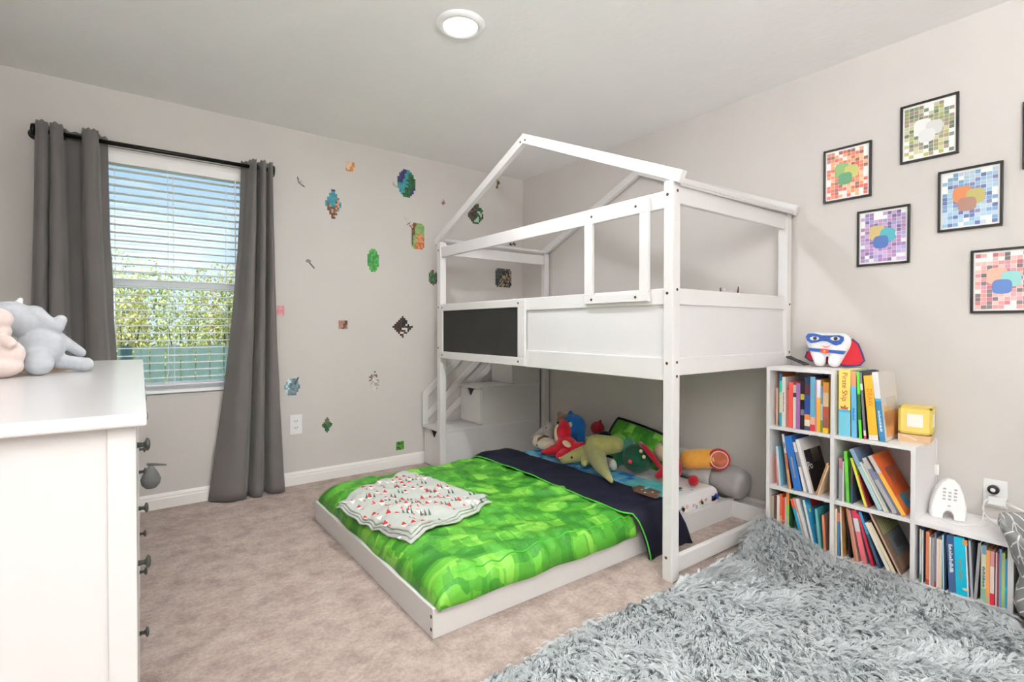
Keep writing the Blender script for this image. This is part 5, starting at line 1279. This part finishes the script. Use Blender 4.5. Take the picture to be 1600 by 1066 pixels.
    decal('dark grey badge sticker seen over the bunk guard rail', -.296, -.119, 1.446, 1.613, [(0, .45, [(84, 92, 92), (64, 70, 72)]), (.45, 1, [(52, 52, 52), (110, 104, 98), (176, 150, 110), (44, 44, 44)])], [(.3, 0), (.7, .02), (1, .25), (.95, .9), (.75, 1), (.5, .8), (.15, 1), (0, .7), (.1, .25)], cell=.015, seed=17)
    decal('tiny black and white sticker under the front top rail', -.141, -.068, 1.829, 1.869, [(0, 1, [(40, 38, 38), (200, 196, 190)])], cell=.011, seed=18)
    # plain tools
    m1 = mat('sticker_brown', (92, 78, 68), .6, var=.1); m2 = mat('sticker_grey', (128, 126, 122), .6, var=.1)
    t = thing('wall_sticker', 'small bow-shaped brown sticker beside the curtain rod end', 'sticker', (-1.94, 0, 2.09), 'stickers on the window wall')
    MB().tube([(-1.962, -.0012, 2.122), (-1.956, -.0012, 2.092), (-1.938, -.0012, 2.072), (-1.914, -.0012, 2.060)], .0032, 6).build('bow_print', m1, t)
    MB().tube([(-1.962, -.0012, 2.122), (-1.914, -.0012, 2.060)], .0013, 5).tube([(-1.958, -.0012, 2.075), (-1.93, -.0012, 2.1)], .0018, 5).build('string_print', m2, t)
    t = thing('wall_sticker', 'small axe-shaped grey sticker right of the curtain', 'sticker', (-1.88, 0, 1.53), 'stickers on the window wall')
    MB().beam((-1.895, -.0008, 1.55), (-1.85, -.0008, 1.50), .0012, .009, up=(1, 0, 0)).build('handle_print', m1, t)
    MB().prism([(-1.912, 1.548), (-1.898, 1.563), (-1.880, 1.558), (-1.872, 1.546), (-1.884, 1.540), (-1.9, 1.538)], lambda u, v, q: (u, -.0002-.0014*q, v), 0, 1).build('blade_print', m2, t)
    t = thing('wall_sticker', 'tiny tan crescent sticker beside the large green and indigo sticker', 'sticker', (-1.24, 0, 2.19), 'stickers on the window wall')
    MB().tube([(-1.258, -.0012, 2.208), (-1.255, -.0012, 2.188), (-1.240, -.0012, 2.176), (-1.222, -.0012, 2.178)], [.004, .007, .007, .004], 6).build('crescent_print', mat('sticker_tan', (196, 176, 150), .6, var=.1), t)
    t = thing('wall_sticker', 'slim grey blade-shaped sticker left of the rust mosaic sticker', 'sticker', (-1.14, 0, 1.92), 'stickers on the window wall')
    MB().beam((-1.17, -.0008, 1.955), (-1.125, -.0008, 1.895), .0012, .010, up=(1, 0, 0)).build('blade_print', mat('sticker_pale', (196, 196, 196), .6, var=.06), t)
    MB().beam((-1.145, -.0009, 1.893), (-1.115, -.0009, 1.915), .0014, .006, up=(1, 0, 0)).beam((-1.125, -.0009, 1.895), (-1.105, -.0009, 1.872), .0014, .007, up=(1, 0, 0)).build('grip_print', m1, t)
decals()

def posters():
    fm = mat('frame_black', (28, 26, 26), .4, var=.1, vscale=30)
    pm = attr_mat('poster_print', .35)
    pm.node_tree.nodes['Principled BSDF'].inputs['Coat Weight'].default_value = .35
    def rings3(a, b, c): return [((.38, .58), (.17, .14), a), ((.60, .52), (.16, .13), b), ((.46, .40), (.16, .12), c)]
    specs = [
        ('orange mosaic print with overlapping green rounds, leftmost black frame on the right wall', -2.549, -2.764, 1.734, 2.006, [(226, 140, 100), (232, 170, 120), (214, 112, 90), (240, 190, 150), (150, 96, 84), (222, 96, 80)], rings3((140, 180, 110), (196, 196, 110), (92, 150, 110))),
        ('olive mosaic print with overlapping pale rounds, highest black frame on the right wall', -2.880, -3.092, 1.855, 2.123, [(150, 160, 110), (176, 176, 104), (124, 140, 120), (160, 140, 124), (196, 200, 160), (110, 116, 96)], rings3((236, 236, 234), (216, 216, 214), (228, 228, 228))),
        ('violet mosaic print with tan, aqua and blue rounds in a black frame', -2.705, -2.920, 1.392, 1.665, [(170, 130, 180), (150, 120, 176), (190, 150, 190), (160, 160, 206), (120, 100, 150), (196, 170, 210)], rings3((206, 184, 124), (84, 176, 186), (76, 110, 170))),
        ('blue mosaic print with russet and khaki rounds in a black frame', -3.022, -3.236, 1.516, 1.785, [(120, 160, 196), (150, 190, 214), (96, 110, 160), (170, 200, 220), (130, 130, 180), (190, 210, 226)], rings3((206, 130, 84), (186, 176, 110), (170, 130, 116))),
        ('rose and charcoal mosaic print with aqua and blue rounds in a black frame', -3.136, -3.350, 1.151, 1.421, [(214, 150, 150), (226, 176, 170), (190, 110, 120), (120, 110, 112), (232, 200, 196), (206, 160, 176)], rings3((226, 180, 160), (150, 210, 206), (96, 130, 190))),
        ('black framed print cut off by the right edge of the photo', -3.292, -3.506, 1.733, 2.005, [(190, 200, 190), (170, 186, 176), (206, 206, 196)], rings3((180, 160, 150), (190, 196, 190), (150, 160, 150))),
    ]
    for k, (d, ya, yb, z0, z1, pal, shp) in enumerate(specs):
        t = thing('framed_print', d, 'picture', (XW, (ya+yb)/2, z0), 'framed prints on the right wall')
        fw = .0095; x0, x1 = XW-.014, XW-.0005
        MB().box(x0, x1, yb, ya, z0, z0+fw).box(x0, x1, yb, ya, z1-fw, z1).box(x0, x1, ya-fw, ya, z0+fw, z1-fw).box(x0, x1, yb, yb+fw, z0+fw, z1-fw).build('frame', fm, t, bevel=.001)
        mb = MB(); xs = XW-.006; Wd = (ya-yb)-2*fw; Hd = (z1-z0)-2*fw; r = random.Random(50+k)
        mb.add([(xs, ya-fw, z0+fw), (xs, yb+fw, z0+fw), (xs, yb+fw, z1-fw), (xs, ya-fw, z1-fw)], [(0, 1, 2, 3)], (244, 244, 242))
        nx, ny = 10, 14
        for i in range(nx):
            for j in range(ny):
                du = abs(i-4.5)/4.5; dv = abs(j-6.5)/6.5
                if r.random() < (.03 if max(du, dv) < .8 else .38): continue
                y0 = ya-fw-.006-(Wd-.012)*i/nx; zz = z0+fw+.008+(Hd-.016)*j/ny; c = r.choice(pal)
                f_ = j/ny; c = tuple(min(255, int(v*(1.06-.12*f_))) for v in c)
                a = (Wd-.012)/nx*.93; b = (Hd-.016)/ny*.93
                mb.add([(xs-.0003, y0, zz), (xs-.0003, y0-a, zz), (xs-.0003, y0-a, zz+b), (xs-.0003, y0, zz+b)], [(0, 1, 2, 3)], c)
        for q, ((cu, cv), (ru, rv), c) in enumerate(shp):
            n = 20; e = []
            for s_ in range(n):
                a = 2*math.pi*s_/n; ca, sa = math.cos(a), math.sin(a)
                e.append((xs-.0006-.0002*q, ya-fw-Wd*(cu+ru*math.copysign(abs(ca)**.6, ca)), z0+fw+Hd*(cv+rv*math.copysign(abs(sa)**.6, sa))))
            mb.add(e, [tuple(range(n))], c)
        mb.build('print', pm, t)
posters()

# ================================================================== SHAG RUG
def rug():
    X0, X1, Y0, Y1 = -2.42, -.335, -4.02, -2.442
    t = thing('shag_rug', 'large grey long-pile shag rug in front of the shelf', 'rug', ((X0+X1)/2, (Y0+Y1)/2, 0))
    def hz(x, y):
        c = math.exp(-(((x+.40)/.17)**2+((y+2.44)/.15)**2))*.105
        e = math.exp(-((x-X1)/.05)**2)*.012
        return .008+c+e+.008*max(0, nz(x*3, y*3, 6))
    rows = [[(X0+(X1-X0)*i/40, Y0+(Y1-Y0)*j/30, hz(X0+(X1-X0)*i/40, Y0+(Y1-Y0)*j/30)) for j in range(31)] for i in range(41)]
    mb = MB(); mb.rings(rows, cap=False, closed=False)
    pm = mat('shag_grey', (186, 190, 193), .85, sheen=.3, spec=.2)
    base = mb.build('backing', mat('shag_base', (182, 186, 190), .95, var=.1, vscale=40, bump=.4, bscale=120), t, smooth=True)
    sd = base.modifiers.new('thick', 'SOLIDIFY'); sd.thickness = .006; sd.offset = -1
    rs = np.random.RandomState(4)
    NT, K = 19000, 6
    N = NT*K
    tx = rs.uniform(X0, X1, NT); ty = rs.uniform(-3.7, Y1, NT)
    nb = 2200      # extra along the two visible edges
    tx[:nb//2] = rs.uniform(-2.2, X1, nb//2); ty[:nb//2] = Y1-rs.rand(nb//2)**2*.05
    tx[nb//2:nb] = X1-rs.rand(nb-nb//2)**2*.05; ty[nb//2:nb] = rs.uniform(-3.6, Y1, nb-nb//2)
    rpt = lambda a: np.repeat(a, K)
    inb = np.hypot(tx+.235, ty+3.535) < .25; tx[inb] = rs.uniform(X0, -.6, inb.sum())      # none under the basket
    px = np.minimum(rpt(tx)+rs.normal(0, .0045, N), X1); py = np.minimum(rpt(ty)+rs.normal(0, .0045, N), Y1)
    base_z = np.array([hz(a, b) for a, b in zip(px, py)])
    def fld(q, f): return rpt(np.array([nz(a*f, b*f, q) for a, b in zip(tx, ty)]))
    ang = fld(1, 1.6)*2.4+fld(2, 7)*2.0+rpt(rs.normal(0, .5, NT))+rs.normal(0, .10, N)+4.2
    ln = rpt(.046+.022*rs.rand(NT))+.004*rs.rand(N)
    tilt = np.clip(1.0+.30*fld(4, 4)+rpt(rs.normal(0, .22, NT))+rs.normal(0, .05, N), .4, 1.4)
    # lean outward at the edges
    dx, dy = np.cos(ang), np.sin(ang)
    clump = rpt(rs.normal(0, .5, NT))
    V = np.zeros((N, 7, 3)); wd = .0012+.0010*rs.rand(N)
    sx, sy = -dy, dx
    for k, (s, wf) in enumerate(((0, 1), (.4, .95), (.75, .7))):
        th = tilt*(.25+.9*s)
        r_ = ln*s
        hx = r_*np.sin(th*.9); hzz = r_*np.cos(th*.9)
        for q, sg in enumerate((-1, 1)):
            V[:, 2*k+q, 0] = px+dx*hx+sg*sx*wd*wf; V[:, 2*k+q, 1] = py+dy*hx+sg*sy*wd*wf; V[:, 2*k+q, 2] = base_z+np.maximum(hzz, .002)+.001
    th = tilt*1.2
    V[:, 6, 0] = px+dx*ln*np.sin(th); V[:, 6, 1] = py+dy*ln*np.sin(th); V[:, 6, 2] = base_z+np.maximum(ln*np.cos(th), .004)
    off = np.stack([px-rpt(tx), py-rpt(ty)], 1)
    for k, q in ((2, .15), (3, .15), (4, .55), (5, .55), (6, .9)): V[:, k, 0] -= off[:, 0]*q; V[:, k, 1] -= off[:, 1]*q
    # keep the pile out of the shelf and the bed post
    V[:, :, 0] = np.minimum(V[:, :, 0], SX0-.003)
    V[:, :, 1] = np.where((V[:, :, 1] > BY0-.002) & (V[:, :, 0] < BX0+.06) & (V[:, :, 0] > BX0-.01), BY0-.002, V[:, :, 1])
    verts = V.reshape(-1, 3); F = []
    idx = np.arange(N)*7
    quads = np.stack([np.stack([idx, idx+1, idx+3, idx+2], 1), np.stack([idx+2, idx+3, idx+5, idx+4], 1)], 1).reshape(-1, 4)
    tris = np.stack([idx+4, idx+5, idx+6], 1)
    me = bpy.data.meshes.new('pile')
    me.vertices.add(len(verts)); me.vertices.foreach_set('co', verts.ravel())
    nl = quads.size+tris.size; me.loops.add(nl); me.loops.foreach_set('vertex_index', np.concatenate([quads.ravel(), tris.ravel()]))
    me.polygons.add(len(quads)+len(tris))
    ls = np.concatenate([np.arange(len(quads))*4, quads.size+np.arange(len(tris))*3])
    me.polygons.foreach_set('loop_start', ls)
    me.update(calc_edges=True); me.validate()
    ca = me.color_attributes.new('Col', 'FLOAT_COLOR', 'POINT')
    g = np.clip(1.0+.10*clump+rs.normal(0, .05, N), .7, 1.2)
    bc = np.array(lin((206, 210, 212)))
    cc = np.ones((N, 7, 4)); cc[:, :, :3] = (bc[None, :]*g[:, None])[:, None, :]
    ca.data.foreach_set('color', cc.ravel())
    m = attr_mat('shag_pile', .8)
    me.materials.append(m); o = bpy.data.objects.new('pile', me); COL.objects.link(o); attach(o, t); o['kind'] = 'stuff'
rug()
bpy.context.view_layer.update()
